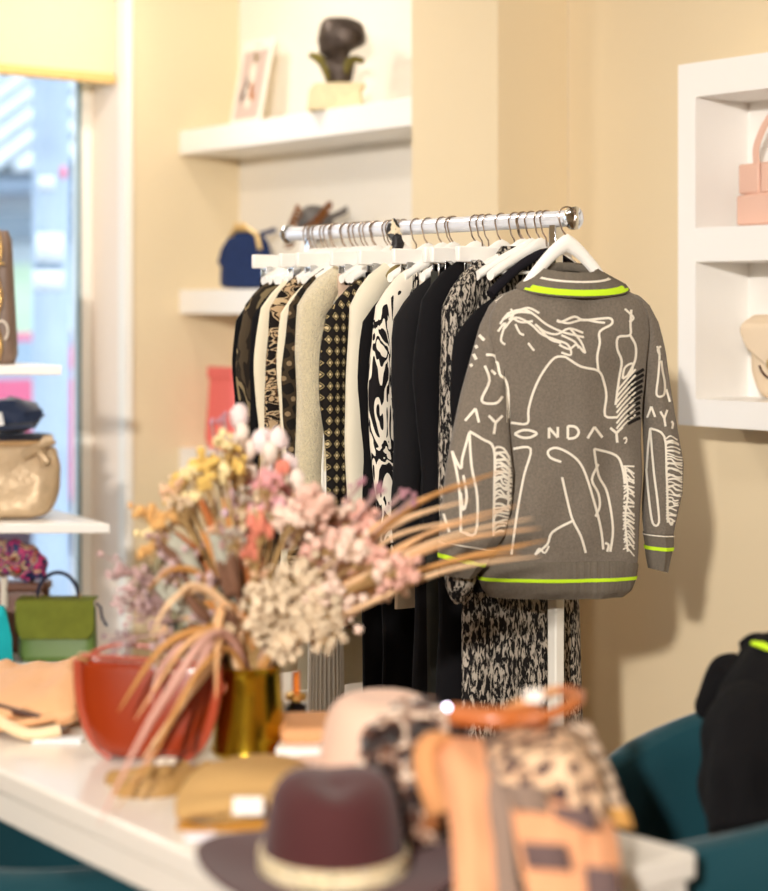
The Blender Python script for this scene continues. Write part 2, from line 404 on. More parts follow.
CAMZ = math.atan2(RT.y, RT.x)   # yaw whose local +x runs to the right of the view and +y away
gold = M('gold_metal', '#d9b36a', .3, .9); chrome = M('chrome', '#d8dbe0', .12, 1.0); goldy = M('pale_gold_metal', '#e3c58b', .28, .85)
def arc(c, rx, rz, a0, a1, n=16, y=0):
    return [Vector((c[0]+rx*math.cos(lerp(a0, a1, k/n)), y, c[1]+rz*math.sin(lerp(a0, a1, k/n)))) for k in range(n+1)]
def bag_body(w, h, d, taper=.0, bulge=.0, n=10, rnd=.12, belly=0):
    """soft box: width w, height h, depth d; local base at z=0"""
    rings = []
    for i in range(n+1):
        u = i/n; ww = w*(1-taper*u)+belly*math.sin(PI*u); dd = d*(1-.45*u)*(1+bulge*math.sin(PI*u))
        e = min(1, math.sqrt(max(0, 1-(1-min(u, 1-u)/rnd)**2)) if min(u, 1-u) < rnd else 1)
        ww *= .88+.12*e; dd *= .7+.3*e
        ring = []
        for k in range(28):
            a = 2*PI*k/28; ca, sa = math.cos(a), math.sin(a)
            ring.append(Vector((math.copysign(abs(ca)**.35, ca)*ww/2, math.copysign(abs(sa)**.45, sa)*dd/2, u*h)))
        rings.append(ring)
    return MB().loft(rings)
# green flap handbag
t = thing('handbag', 'olive green flap handbag with navy top handle on the lowest tier', 'handbag', P(58, 668, 5.42)*1, rz=CAMZ)
t.location.z = ZC+.001
gl = M('green_leather', '#5f7a3a', .45, bump=(200, .15)); gd = M('green_suede', '#727a2c', .8, var=.12, bump=(300, .2))
bag_body(.235, .175, .10, .04).build('body', gl, t)
fl = MB()
rows = []
for k in range(13):
    u = k/12; z = .185-.105*max(0, u-.25)/.75; y = -.052*min(1, u/.25) + .03*(1-min(1, u/.25)); z = .186 if u < .25 else lerp(.184, .072, (u-.25)/.75)
    hw = .117 if u < .85 else lerp(.117, .098, (u-.85)/.15)
    rows.append([Vector((lerp(-hw, hw, j/12), y-(.004 if u > .25 else 0), z)) for j in range(13)])
fl.grid(rows).build('flap', gd, t, solid=.006, bevel=.002)
navy = M('navy_leather', '#1d2440', .4)
h = MB().tube(arc((0, .185), .062, .078, 0, PI, 18), .006, 8, asp=1.6, up=(0, 1, 0)).build('handle', navy, t)
for sx in (-1, 1): MB().lathe([(.007, .178), (.009, .185), (.007, .2)], c=(sx*.062, 0, 0), n=10).build('ring', goldy, h)
MB().tube([(.115, 0, .17), (.13, -.01, .16), (.135, -.015, .13), (.15, -.02, .105)], .004, 6).build('strap', navy, t)
MB().lathe([(.006, .0), (.008, .006), (.004, .02)], c=(-.122, -.01, .15), n=10).build('stud', goldy, t)
# brown handbag behind it
t = thing('handbag', 'chestnut brown satchel partly behind the olive green handbag', 'handbag', P(8, 668, 5.55), rz=CAMZ); t.location.z = ZC+.001
bl_ = M('brown_leather', '#6b4230', .45, bump=(150, .15))
bag_body(.26, .21, .08, .02).build('body', bl_, t)
MB().box((0, -.005, .205), (.262, .085, .028)).build('top_band', bl_, t, bevel=.008)
MB().tube(arc((.0, .215), .075, .05, 0, PI, 14), .008, 8).build('handle', M('dark_brown_leather', '#4a2a1c', .45), t)
# turquoise fringed bag, cut by the frame
t = thing('handbag', 'turquoise fringed suede bag at the left edge beside the green bag', 'handbag', P(-10, 668, 5.28), rz=CAMZ); t.location.z = ZC+.001
tq = M('turquoise_suede', '#1fb0b8', .8, bump=(80, .3))
bag_body(.14, .185, .07, .35).build('body', tq, t)
for k in range(16):
    x = -.065+.0088*k; x2 = x*1.08
    MB().tube([(x*.8, -.032, .16), (x, -.042, .1), (x2, -.045, .012+.01*random.random())], [.003, .006, .004], 5).build('fringe', tq, t)
# patterned scarf lying on the brown bag
t = thing('scarf', 'multicoloured blue, red and tan printed scarf heaped above the brown satchel', 'scarf', P(8, 560, 5.5))
scm = PAT('print_scarf', 'noise', ['#1b1f4a', '#c8336e', '#20305f', '#e0b98f', '#23160f', '#c22d3a', '#2c4fa0'], 16, pos=[0, .38, .43, .49, .54, .6, .66], dist=1.5, rough=.6)
def loc2(px, py, tt): return P(px, py, tt)
for path, r in (([(-20, 552), (0, 550), (22, 553), (36, 563), (38, 578)], [.03, .036, .036, .034, .024]), ([(-20, 568), (5, 566), (24, 570), (30, 580)], [.03, .034, .03, .02])):
    pts = smooth_path([loc2(a, b, 5.5) for a, b in path], 5); rr = [interp([(i/(len(r)-1), x) for i, x in enumerate(r)], k/(len(pts)-1))[0]*(1+.12*math.sin(k*1.7)) for k in range(len(pts))]
    MB().tube(pts, rr, 12).build('fold', scm, t, off=t.location)
MB().tube([loc2(4, 575, 5.5), loc2(4, 607, 5.52)], .012, 8).build('stem_stand', M('cream_plastic', '#e9dfd0', .5), t, off=t.location)
# champagne slouch bag on the middle tier
t = thing('handbag', 'champagne metallic slouchy clutch with knotted corner on the middle tier', 'handbag', P(0, 524, 5.45), rz=CAMZ); t.location.z = ZB+.001
cm = M('champagne_leather', '#c6ad8b', .45, .25, bump=(7, .9), bdist=.03, var=.08)
rings = []
prof = [(0, .13), (.06, .15), (.2, .168), (.45, .182), (.7, .184), (.88, .176), (1, .168)]
for i in range(15):
    u = i/14; hw = interp(prof, u)[0]; ring = []
    for k in range(32):
        a_ = 2*PI*k/32; ca, sa = math.cos(a_), math.sin(a_)
        d = .075*(1-.75*u**2) if u > .05 else .05
        q = Vector((math.copysign(abs(ca)**.6, ca)*hw, math.copysign(abs(sa)**.7, sa)*d, u*.222))
        q.y += .012*noise.noise(q*14); q.x += .006*noise.noise(q*20)
        ring.append(q)
    rings.append(ring)
MB().loft(rings).build('body', cm, t, sub=1)
MB().tube([(-.165, -.018, .222), (.165, -.018, .227), (.165, .018, .227), (-.165, .018, .222)], .006, 6, closed=True).build('top_binding', M('tan_binding', '#b58e5c', .5), t)
kn = MB().tube([(.08, -.05, .19), (.12, -.055, .215), (.145, -.05, .20)], [.012, .016, .01], 8).build('knot', cm, t)
MB().tube([(.12, -.055, .215), (.15, -.05, .235), (.17, -.045, .24)], [.006, .02, .016], 8).build('tail', cm, kn)
MB().tube([(.12, -.057, .21), (.145, -.06, .185), (.155, -.06, .17)], [.006, .014, .01], 8).build('tail', cm, kn)
# navy cap and grey brimmed hat behind
t = thing('flat_cap', 'dark navy velvet cap resting on a grey hat behind the champagne bag', 'cap', P(10, 430, 5.6), rz=CAMZ)
z = t.location.z
MB().blob((0, 0, .045), (.105, .09, .055), .25, 20, 10, 3).build('crown', M('navy_velvet', '#13284a', .7, sheen=.3), t)
MB().tube([(-.1, -.04, .02), (0, -.09, .01), (.09, -.06, .015)], [.012, .016, .012], 8, asp=.5).build('band', M('navy_velvet', '#13284a', .7), t)
MB().box((-.035, -.1, .035), (.07, .004, .04), Matrix.Rotation(-.2, 3, 'Y')).build('price_tag', paper, t)
t = thing('brimmed_hat', 'charcoal brimmed hat under the navy cap behind the champagne bag', 'hat', P(10, 436, 5.65), rz=CAMZ); t.location.z = P(10, 436, 5.65).z-.06
ch = M('charcoal_felt', '#3a3942', .85)
MB().lathe([(.02, -.005), (.105, -.003), (.115, .05), (.1, .062), (.02, .066)], n=28).build('crown', ch, t)
MB().lathe([(.09, .052), (.165, .056), (.165, .061), (.09, .06)], n=32, sx=.8).build('brim', ch, t)
MB().box((-.06, -.17, -.03), (.075, .004, .06)).build('price_tag', paper, t)
MB().tube([(-.055, -.165, .055), (-.058, -.17, .0)], .0015, 5).build('string', paper, t)
MB().lathe([(.04, ZB-t.location.z), (.012, ZB-t.location.z+.02), (.012, -.01)], n=12).build('stand', chrome, t)
# taupe bag with chain, upper tier
t = thing('handbag', 'tall taupe bucket handbag with gold chain on the highest tier', 'handbag', P(-12, 364, 5.4), rz=CAMZ); t.location.z = ZA+.001
tp = M('taupe_leather', '#7c6658', .5, bump=(120, .2))
bag_body(.175, .40, .11, .22, n=14).build('body', tp, t)
ch_ = MB()
for k in range(34):
    z = .02+.0115*k; x = .045+.006*math.sin(k*.5); ch_.tube([(x+.005*math.cos(q*PI/4), -.066+.003*math.sin(q*PI/4)+.012*z, z+.008*math.sin(q*PI/4)) for q in range(8)], .0016, 5, closed=True)
ch_.build('chain', gold, t)
MB().tube(arc((.055, .1), .02, .03, -1, 2.4, 8, -.07), .003, 6).build('charm', M('cream_plastic', '#e9dfd0', .5), t)
MB().lathe([(.012, -.003), (.012, .003)], c=(.05, -.06, .3), n=12).build('buckle', gold, t)

# ================================================================ things on the alcove shelves
# picture leaning on the wall
rzW = 0.0
pA = onY(229, 122, 3.80); pB = onY(259, 119.5, 3.80)
t = thing('picture_card', 'white bordered still-life picture leaning on the top alcove shelf', 'picture', ((pA.x+pB.x)/2, 3.80, SH1))
W = (pB.x-pA.x); Hh = .335; lean = .07
def pic(x, z, y=0): return Vector((x, y+lean*z/Hh*1.0, z+.002))
def pl(pts, y, th=.003): return MB().prism([pic(x, z, y) for x, z in pts], (0, th, 0))
pl([(-W/2, 0), (W/2, 0), (W/2, Hh), (-W/2, Hh)], 0, .006).build('board', M('card_white', '#f5efe4', .6), t)
pl([(-W/2*.8, .03), (W/2*.8, .03), (W/2*.8, Hh*.87), (-W/2*.8, Hh*.87)], -.002, .001).build('print', M('print_ground', '#cdb9b2', .6), t)
def dab(cx, cz, rx, rz, rot, col, y=-.0035):
    pts = [(cx+rx*math.cos(a)*math.cos(rot)-rz*math.sin(a)*math.sin(rot), cz+rx*math.cos(a)*math.sin(rot)+rz*math.sin(a)*math.cos(rot)) for a in [2*PI*k/14 for k in range(14)]]
    return pl(pts, y, .0012), M('print_'+col, col, .6)
for nm, a_ in (('printed_leaf', (-.0, .27, .007, .022, .3, '#7d6626')), ('printed_leaf', (.016, .258, .006, .02, -.8, '#86702c')), ('printed_vase', (0, .2, .018, .045, 0, '#f1e8da')), ('printed_feather', (-.028, .16, .008, .04, -.25, '#3c3936')), ('printed_feather', (-.042, .12, .011, .025, -.3, '#4c4844')), ('printed_fruit', (.01, .145, .012, .025, .1, '#b9764c')), ('printed_fruit', (.022, .115, .013, .022, .5, '#b5703f')), ('printed_egg', (-.014, .135, .010, .018, 0, '#f6f1ea')), ('printed_egg', (0, .09, .014, .022, 0, '#f4ecdf'))):
    m_, mm = dab(*a_); m_.build(nm, mm, t)
pl([(-.022, Hh*.925), (.03, Hh*.925), (.03, Hh*.94), (-.022, Hh*.94)], -.0015, .001).build('caption_line', M('caption_grey', '#b8ada6', .6), t)
# bust
bp = onY(338, 103, 3.745)
t = thing('bust_sculpture', 'dark bronze head bust with green collar on a pale stone block', 'sculpture', (bp.x, 3.745, SH1), rz=CAMZ-.1)
sc_ = (bp-Vector((0, 0, CZ))).length
K = Vector((bp.x, bp.y)).length/FPX*1.06   # metres per photo pixel at the bust
stone = M('cream_stone', '#ecdcb4', .85, bump=(40, .6), bdist=.006, var=.08)
MB().loft([[Vector((x*K*(26-.10*z)+(2*K if z > 20 else -2*K)+.003*noise.noise(Vector((x, y, z))), y*.045, z*K)) for x, y in ((-1, -1), (-.4, -1.05), (.5, -1), (1, -.9), (1.02, 0), (1, .9), (.4, 1), (-.5, 1.02), (-1, .9), (-1.03, 0))] for z in (0, 4, 11, 18, 24, 25)]).build('stone_base', stone, t, bevel=.004)
bz = M('dark_bronze', '#4a3f38', .42, .55, bump=(35, .8), bdist=.008, var=.25)
bgz = M('mossy_bronze', '#6d6328', .5, .4, bump=(50, .8), bdist=.006, var=.35)
def q(px, py, dy=0): return Vector(((px-336)*K, dy, (103-py)*K))
hd = MB()
rings = []
# head and neck as one lofted surface, section by section: (py, x-left, x-right, half depth)
sec = [(82, 328, 348, .026), (74, 329, 347, .025), (66, 329, 347, .024), (60, 328, 347, .024), (56, 328, 347, .025), (53, 325, 347, .028), (50.5, 320.5, 347, .033), (48.5, 319, 348, .037), (46.5, 318.5, 350, .04), (44.5, 318.5, 356, .045), (42, 318, 360, .048), (38, 317.5, 362, .052), (33, 317, 363, .054), (27, 318, 362, .052), (22, 319, 360, .048), (18, 321, 354, .04), (15, 325, 346, .026)]
for (py, xl, xr, hd_) in sec:
    ring = []
    for k in range(24):
        a_ = 2*PI*k/24; x = lerp(xl, xr, .5+.5*math.cos(a_)); y = hd_*math.sin(a_)
        if 28 < py < 50 and math.cos(a_) < -.9: x -= 2.2*math.exp(-((py-37)/2.5)**2)+1.0*math.exp(-((py-46)/2.5)**2)   # nose and chin of the profile
        v = q(x, py, y); v += Vector((noise.noise(v*40)*.003, 0, 0)); ring.append(v)
    rings.append(ring)
MB().loft(rings).build('head', bz, t, sub=1)
hair = MB()
for k in range(9):
    y = -.045+.011*k; hair.tube([q(325, 19+abs(k-4)*.8, y*.5), q(338, 16+abs(k-4), y*.9), q(352, 21+abs(k-4), y), q(363, 31+abs(k-4)*.6, y*.7), q(358, 42, y*.6)], [.004, .008, .009, .009, .005], 7)
hair.build('hair', bz, t, sub=1)
MB().tube([q(336, 33, -.045), q(340, 38, -.048), q(336, 42, -.045)], [.004, .007, .003], 8).build('ear', bz, t)
sh = MB()
sh.tube(smooth_path([q(309, 50, 0), q(318, 54, -.01), q(326, 64, -.015), q(331, 78, 0)], 4), [.012]*3+[.018]*4+[.020]*4+[.018]*2, 9)
sh.tube(smooth_path([q(361, 57, 0), q(352, 55, -.01), q(344, 62, -.015), q(342, 78, 0)], 4), [.012]*3+[.015]*4+[.021]*4+[.018]*2, 9)
sh2 = MB(); sh2.loft([[q(lerp(xl, xr, .5+.5*math.cos(a_)), py+(3*abs(math.cos(a_))**3 if py < 58 else 0)*-1, dp*math.sin(a_)) for a_ in [2*PI*k/24 for k in range(24)]] for py, xl, xr, dp in ((82, 326, 346, .026), (74, 324, 350, .03), (67, 321, 351, .036), (61, 318, 352, .038), (57, 315, 354, .032), (54, 316, 353, .02))])
sh2.build('shoulders', bz, t, sub=1)
sh.build('collar', bgz, t, sub=1)
MB().lathe([(.03, 0), (.032, .01), (.026, .02)], c=q(337, 80), n=16).build('neck_foot', bgz, t)
# navy clutch with gold clasp
bp = onY(247, 289, 3.80)
t = thing('handbag', 'navy blue suede frame handbag with gold clasp on the alcove shelf', 'handbag', (bp.x, 3.80, SH2), rz=CAMZ-.2)
K = Vector((bp.x, bp.y)).length/FPX
nv = M('navy_suede', '#1a2c55', .8, var=.1, bump=(200, .2), sheen=.2)
rings = []
for i in range(11):
    u = i/10; hw = interp([(0, 26), (.1, 28), (.5, 27), (.8, 23), (.95, 17), (1, 13)], u)[0]*K; d = .05*(1-.7*u)
    rings.append([Vector((hw*math.copysign(abs(math.cos(a_))**.7, math.cos(a_)), d*math.sin(a_)+.003*noise.noise(Vector((a_, u*5, 0))), u*58*K)) for a_ in [2*PI*k/24 for k in range(24)]])
MB().loft(rings).build('body', nv, t, sub=1)
fr = MB().tube([(-.06, -.012, .20), (-.045, -.014, .222), (.01, -.018, .226), (.045, -.024, .205), (.06, -.034, .15)], .009, 8).build('clasp_frame', goldy, t)
MB().blob((-.012, -.014, .24), (.016, .012, .012)).build('clasp_knob', goldy, fr); MB().blob((-.036, -.014, .24), (.014, .012, .012)).build('clasp_knob', goldy, fr)
MB().tube([(-.062, 0, .19), (-.085, -.01, .15), (-.098, -.015, .1), (-.09, -.015, .075), (-.082, -.01, .11)], .007, 6, asp=1.8).build('strap', nv, t)
MB().tube([(.03, 0, .2), (.06, .01, .21), (.11, .012, .225)], .006, 6, asp=1.6).build('strap', nv, t)
# baker-boy cap with chain, on the shelf behind the rail
bp = onY(315, 246, 3.8)
t = thing('chained_cap', 'grey peaked cap trimmed with bronze chain on the alcove shelf', 'cap', (bp.x, 3.8, SH2), rz=CAMZ)
K = Vector((bp.x, bp.y)).length/FPX
def q(px, py, y=0): return Vector(((px-315)*K, y, bp.z-SH2+(246-py)*K))
cp = M('grey_cap_leather', '#5c5754', .6)
cr_ = MB(); cr_.blob((0, 0, 0), (.066, .078, .070), .06, 28, 14, 4)
Rt = Matrix.Rotation(-.5, 3, 'Y'); cc_ = q(315, 224)
cr_.v = [cc_+Rt @ v for v in cr_.v]
cr_.build('crown', cp, t, sub=1)
rows = []
for i in range(8):
    u = i/7
    rows.append([q(lerp(320, 347, u), lerp(222, 213, u)-7*v+(5*(v-.5)**2*4)*(1-u), lerp(-.075, .075, v)*(1-.45*u*u)) for v in [k/8 for k in range(9)]])
MB().grid(rows).build('peak', cp, t, solid=.008)
br = M('bronze_chain', '#8a5626', .4, .6)
mb = MB()
for (x0_, y0_, x1_, y1_) in ((308, 230, 330, 206), (290, 246, 300, 212)):
    for k in range(10):
        u = k/9; c = q(lerp(x0_, x1_, u)+2.5*math.sin(PI*u)*(-1 if x0_ < 300 else 1), lerp(y0_, y1_, u), -.082); tilt = k % 2
        mb.tube([c+Vector((.013*math.cos(a_)*(.6 if tilt else 1), .004*math.sin(a_*2), .011*math.sin(a_))) for a_ in [2*PI*j/8 for j in range(8)]], .0038, 6, closed=True)
mb.build('chain', br, t)
MB().tube(smooth_path([q(294, 246, -.075), q(291, 228, -.078), q(299, 206, -.07)], 4), .006, 8).build('chain_band', br, t)
MB().lathe([(.05, 0), (.05, .005), (.015, .012), (.012, (q(303, 240)).z)], c=(q(303, 240).x, 0, 0), n=16).build('hat_stand', lacq, t)
# coral tote on the low shelf
bp = onY(226, 448, 3.82)
t = thing('gift_bag', 'coral pink bag standing on the lowest alcove shelf', 'bag', (bp.x, 3.82, SH3), rz=.0)
cr = M('coral_cloth', '#e8706c', .6, bump=(25, .6), bdist=.01)
bag_body(.20, .31, .09, .12, n=10, rnd=.05).build('body', cr, t)
MB().box((0, -.028, .29), (.165, .012, .045)).build('folded_top', M('coral_cloth', '#e8706c', .6), t, bevel=.005)
# pink and cream handbags in the wall box
def handbag_at(px0, px1, py1, py0, yy, zb_, label, col, kind):
    a_ = onY(px0, py0, yy); w_ = onY(px1, py0, yy).x-a_.x
    t = thing('handbag', label, 'handbag', (a_.x+w_/2, yy, zb_), rz=0); return t, w_
t, w_ = handbag_at(750, 838, 0, 222, 3.84, BOXZ[0], 'blush pink leather bag with looped handle in the top compartment', '', 0)
pk = M('blush_leather', '#e4baa6', .5, bump=(100, .1))
s_ = .165/.19
bag_body(w_, .175, .12, .0, n=10, rnd=.15).build('body', pk, t)
for x, z in ((-.25, .045), (.25, .045), (0, .13), (-.38, .13), (.38, .13)):
    MB().box((x*w_, -.0585+z*.12, z), (w_*(.49 if abs(x) < .3 else .24), .012, .082)).build('woven_panel', pk, t, bevel=.006)
MB().tube(smooth_path([(-w_*.30, -.04, .16), (-w_*.29, -.045, .22), (-.035, -.04, .30), (.035, -.04, .30), (w_*.29, -.045, .22), (w_*.30, -.04, .16)], 5), .011, 8, asp=.6, up=(0, 1, 0)).build('handle', pk, t)
t, w_ = handbag_at(754, 826, 0, 394, 3.86, BOXZ[1], 'pale beige saddle bag with curved flap in the bottom compartment', '', 0)
cb = M('pale_beige_leather', '#ecd6b8', .5, bump=(100, .1))
rings = []
for i in range(13):
    u = i/12; hw = w_/2*interp([(0, .62), (.12, .86), (.35, 1), (.75, 1), (.92, .95), (1, .75)], u)[0]; d = .05*(math.sin(PI*(u*.86+.07)))**.5
    rings.append([Vector((hw*math.copysign(abs(math.cos(a_))**.6, math.cos(a_)), d*math.sin(a_), u*.225)) for a_ in [2*PI*k/24 for k in range(24)]])
MB().loft(rings).build('body', cb, t, sub=1)
rows = []
for i in range(12):
    u = i/11; z = lerp(.232, .085, u); hw = w_/2*interp([(0, .9), (.3, 1.02), (.6, .85), (.85, .42), (1, .12)], u)[0]
    rows.append([Vector((lerp(-hw, hw, v), -.05*min(1, u*5+.1)-.008-.004*math.cos((v-.5)*3), z)) for v in [k/12 for k in range(13)]])
MB().grid(rows).build('flap', cb, t, solid=.006, sub=1)
MB().tube(arc((0, .11), .05, .05, PI*1.1, PI*1.9, 10, -.066), .0035, 6).build('clasp_loop', M('dark_brown_leather', '#4a2a1c', .45), t)
MB().tube(arc((0, .1), .018, .018, 0, 2*PI, 12, -.07)[:-1], .003, 6, closed=True).build('clasp_ring', goldy, t)
# ================================================================ clothes rack
RY, RZ, RX0, RX1 = 2.81, 1.704, -3.95, -2.875
rack = thing('clothes_rack', 'chrome and white clothes rack packed with hanging garments', 'clothes rack', (-3.4, RY, 0))
o = rack.location
railm = M('polished_rail', '#eef2fb', .25, .35)
rail = MB().tube([(RX0, RY, RZ), (RX1, RY, RZ)], .0185, 24).build('rail', railm, rack, off=o)
for x in (RX0, RX1):
    s_ = 1 if x == RX1 else -1
    MB().tube([(x-.004*s_, RY, RZ), (x+.002*s_, RY, RZ), (x+.012*s_, RY, RZ), (x+.018*s_, RY, RZ)], [.021, .026, .026, .018], 24).build('end_cap', chrome, rail, off=o)
postm = M('white_post', '#f1ede2', .4)
for x in (-3.86, -2.925):
    p = MB().bb(x-.014, x+.014, RY-.014, RY+.014, .04, RZ-.1).build('post', postm, rack, off=o, bevel=.004)
    MB().bb(x-.011, x+.011, RY-.012, RY+.012, RZ-.1, RZ-.012).build('post_neck', chrome, p, off=o, bevel=.002)
    MB().bb(x-.02, x+.02, RY-.25, RY+.25, .035, .065).build('foot', postm, rack, off=o, bevel=.004)
    for sy in (-.23, .23): MB().tube([(x-.012, RY+sy, .022), (x+.012, RY+sy, .022)], .022, 16).build('wheel', M('tyre', '#2a2c2e', .7), rack, off=o)
MB().bb(-3.86, -2.925, RY-.012, RY+.012, .09, .114).build('lower_bar', postm, rack, off=o, bevel=.003)

hangw = M('white_hanger', '#f4f1ea', .35); hookm = M('hook_steel', '#b9a99c', .2, .95)
def hook_mb(h0):
    """hook in the local y-z plane, rail centre at the origin, shaft down to -h0"""
    R_ = .0205
    pts = [Vector((0, R_*math.cos(a_), R_*math.sin(a_))) for a_ in [lerp(-.5, PI+.45, k/14) for k in range(15)]]
    pts += [Vector((0, -.012, -.03)), Vector((0, -.002, -.042)), Vector((0, 0, -h0))]
    return MB().tube(pts, .0019, 6)
def make_hanger():
    t = thing('clothes_hanger', 'x', 'hanger')
    mb = MB(); n = 20; rings = []
    for i in range(n+1):
        u = -1+2*i/n; y = u*.160; z = -.068-.060*abs(u)**1.5+.012*math.exp(-(u*5)**2)
        hh = .017*(1-.35*abs(u)); tt = .0055+.006*abs(u)
        rings.append([Vector((tt*math.cos(a_), y, z+hh*math.sin(a_))) for a_ in [2*PI*k/12 for k in range(12)]])
    mb.loft(rings).build('shoulder_bar', hangw, t)
    MB().tube([(0, -.14, -.12), (0, .14, -.12)], .004, 8).build('lower_bar', hangw, t)
    hook_mb(.06).build('hook', hookm, t); return t
def make_clip():
    t = thing('clip_hanger', 'x', 'hanger')
    MB().box((0, 0, -.078), (.014, .36, .036)).build('bar', hangw, t, bevel=.003)
    hook_mb(.062).build('hook', hookm, t)
    for sy in (-1, 1):
        c = MB().box((0, sy*.135, -.095), (.02, .018, .008)).box((-.011, sy*.135, -.118), (.003, .024, .05)).box((.011, sy*.135, -.118), (.003, .024, .05)).build('clip', chrome, t, bevel=.001)
    return t
H0 = make_hanger(); C0 = make_clip(); used = {}
def hang(proto, x, label, rz=0, group='white hangers on the rail'):
    k = id(proto)
    t = proto if k not in used else dup(proto, None)
    used[k] = 1; t.location = (x, RY, RZ); t.rotation_euler = (0, 0, rz); t['label'] = label; t['group'] = group
    return t
def fold(v, f=26, a=.008): return a*noise.noise(Vector((v[1]*f, v[2]*3.0, v[0]*9)))
def top_garment(x, hw, z1, z0, mat, label, name='sweater', cat='sweater', d=.03, sleeve=.62, flare=0, fuzzy=0, smat=None, neck=.065, neckmat=None, sag=.0, opening=False, seed=0):
    zt = z1; t = thing(name, label, cat, (x, RY, zt))
    L = zt-z0; rings = []; bw = hw-.045
    tab = [(0, neck, .022), (.02, neck+.02, .024), (.045, .10, .026), (.075, .14, .028), (.11, bw-.025, .03), (.16, bw-.005, .032), (.30, bw-.01, .034), (L*.7, bw-.008+flare*.6, .036), (L, bw+flare, .036)]
    N = 40; rows = max(14, int(L/.035))
    zs = [0, .01, .02, .035, .05, .07, .09, .12, .16]+[.16+(L-.16)*k/rows for k in range(1, rows+1)]
    for z in zs:
        h_, dd = interp(tab, z); dd *= d/.034; ring = []
        for k in range(N):
            a_ = 2*PI*k/N
            v = Vector((dd*math.copysign(abs(math.sin(a_))**.8, math.sin(a_)), h_*math.cos(a_), -z))
            amp = .010*min(1, z/.4)+.003
            v.x += amp*noise.noise(Vector((v.y*16+seed, z*2.2, seed)))+amp*.5*noise.noise(Vector((v.y*40, z*3, seed+5)))
            v.y += .006*noise.noise(Vector((z*6, seed, a_)))
            if fuzzy: v += Vector((noise.noise(v*90), noise.noise(v*90+Vector((3, 3, 3))), 0))*.003
            ring.append(v)
        rings.append(ring)
    MB().loft(rings).build('body', mat, t)
    for s_ in (-1, 1):
        pts = []; rr = []
        m = 22
        for i in range(m+1):
            u = i/m; z = -.055-sleeve*u
            y = s_*(interp([(0, bw-.075), (.06, bw-.025), (.14, bw+.012), (.35, bw+.022), (.75, bw+.018), (1, bw+.012)], u)[0] + .006*math.sin(u*9+seed))
            pts.append(Vector((.004*math.sin(u*5+seed)+sag*u, y, z))); rr.append(interp([(0, .03), (.1, .042), (.3, .043), (.8, .036), (1, .03)], u)[0]*(1+.06*noise.noise(Vector((u*9, seed, s_)))))
        MB().tube(pts, rr, 14, asp=.62 if False else 1, up=(0, 1, 0)).build('sleeve', smat or mat, t)
    if neckmat is not None:
        MB().loft([[Vector((.022*q_*math.sin(a_), (neck)*q_*math.cos(a_), z)) for a_ in [2*PI*k/24 for k in range(24)]] for z, q_ in ((-.025, 1.25), (0, 1.08), (.014, 1.02), (.014, .85), (-.01, .85))]).build('collar', neckmat, t)
    # squash the sleeves' depth so neighbours stay apart
    for c in kids(t):
        if c.name.startswith('sleeve'): c.scale = (max(.35, min(1, d/.036*.72)), 1, 1)
    return t
def clip_garment(x, hw, z1, z0, mat, label, name='trousers', cat='trousers', d=.016, legs=True, band=None, flare=.0):
    t = thing(name, label, cat, (x, RY, z1)); L = z1-z0
    def sec(c, h_, dd, z, s0):
        return [Vector((dd*math.copysign(abs(math.sin(a_))**.7, math.sin(a_))+.006*noise.noise(Vector((math.cos(a_)*4+s0, z*2, x))), c+h_*math.cos(a_), -z)) for a_ in [2*PI*k/32 for k in range(32)]]
    split = .28 if legs else L
    MB().loft([sec(0, hw*interp([(0, 1), (.04, 1), (split, 1.12+flare*split/L), (L, 1.12+flare)], z)[0], d*(1-.2*(z < .04)), z, 0) for z in [split*k/10 for k in range(11)]]).build('hip' if legs else 'skirt_body', mat, t)
    if legs:
        for s_ in (-1, 1):
            MB().loft([sec(s_*hw*.56, hw*lerp(.56, .50, (z-split)/(L-split)), d, z, s_*3) for z in [split-.02+(L-split+.02)*k/16 for k in range(17)]]).build('leg', mat, t)
    MB().loft([[Vector((v.x*1.12, v.y*1.01, v.z)) for v in sec(0, hw, d, z, 0)] for z in (-.003, .015, .033)]).build('waistband', band or mat, t)
    return t
K_ = {}
blk = M('black_knit', '#0a090b', .9, bump=(60, .3)); blk2 = M('black_wool', '#0d0c0f', .9, bump=(40, .3))
charc = M('charcoal_wool', '#19181a', .9, bump=(30, .4), bdist=.006)
cream = M('cream_knit', '#e6dcc2', .85, bump=(250, .2)); ivory = M('ivory_cloth', '#ded6c0', .7, bump=(80, .15))
fuzz = M('fuzzy_cream', '#efe0b9', .95, bump=(260, 1.0), bdist=.01, sheen=.6, var=.10, vscale=160)
snake = PAT('snake_print', 'noise', ['#4c4030', '#2a231c', '#8b7a5a', '#1c1814'], 18, sc=(1, 1, .5), pos=[0, .42, .5, .58], dist=.5)
brz = PAT('brown_zebra', 'noise', ['#17100d', '#c4ac88', '#5b3f2a', '#17100d', '#b89c78'], 15, pos=[0, .46, .52, .55, .60], dist=1.2, sc=(1, .8, 2.6), rot=(-.5, 0, 0))
plaid = PAT('dark_plaid', 'plaid', ['#17130f', '#3b3022', '#8a7558'], 8, pos=[0, .45, .88], rot=(.35, 0, 0))
diam = PAT('gold_diamond', 'diamond', ['#cdb98c', '#15110e', '#b09c6e', '#15110e'], 1, sc=(1, 52, 36), pos=[0, .17, .30, .37])
zeb = PAT('white_zebra', 'noise', ['#141113', '#e9e0cf', '#141113', '#e9e0cf'], 7, pos=[0, .44, .51, .58], dist=1.3, sc=(1, 2.6, .8), rot=(-.45, 0, 0))
marl = PAT('marl_knit', 'noise', ['#141213', '#7d766c', '#b5ab9d'], 135, sc=(1, 1.0, .38), pos=[0, .50, .56], dist=.8)
rackg = 'garments on the rack'
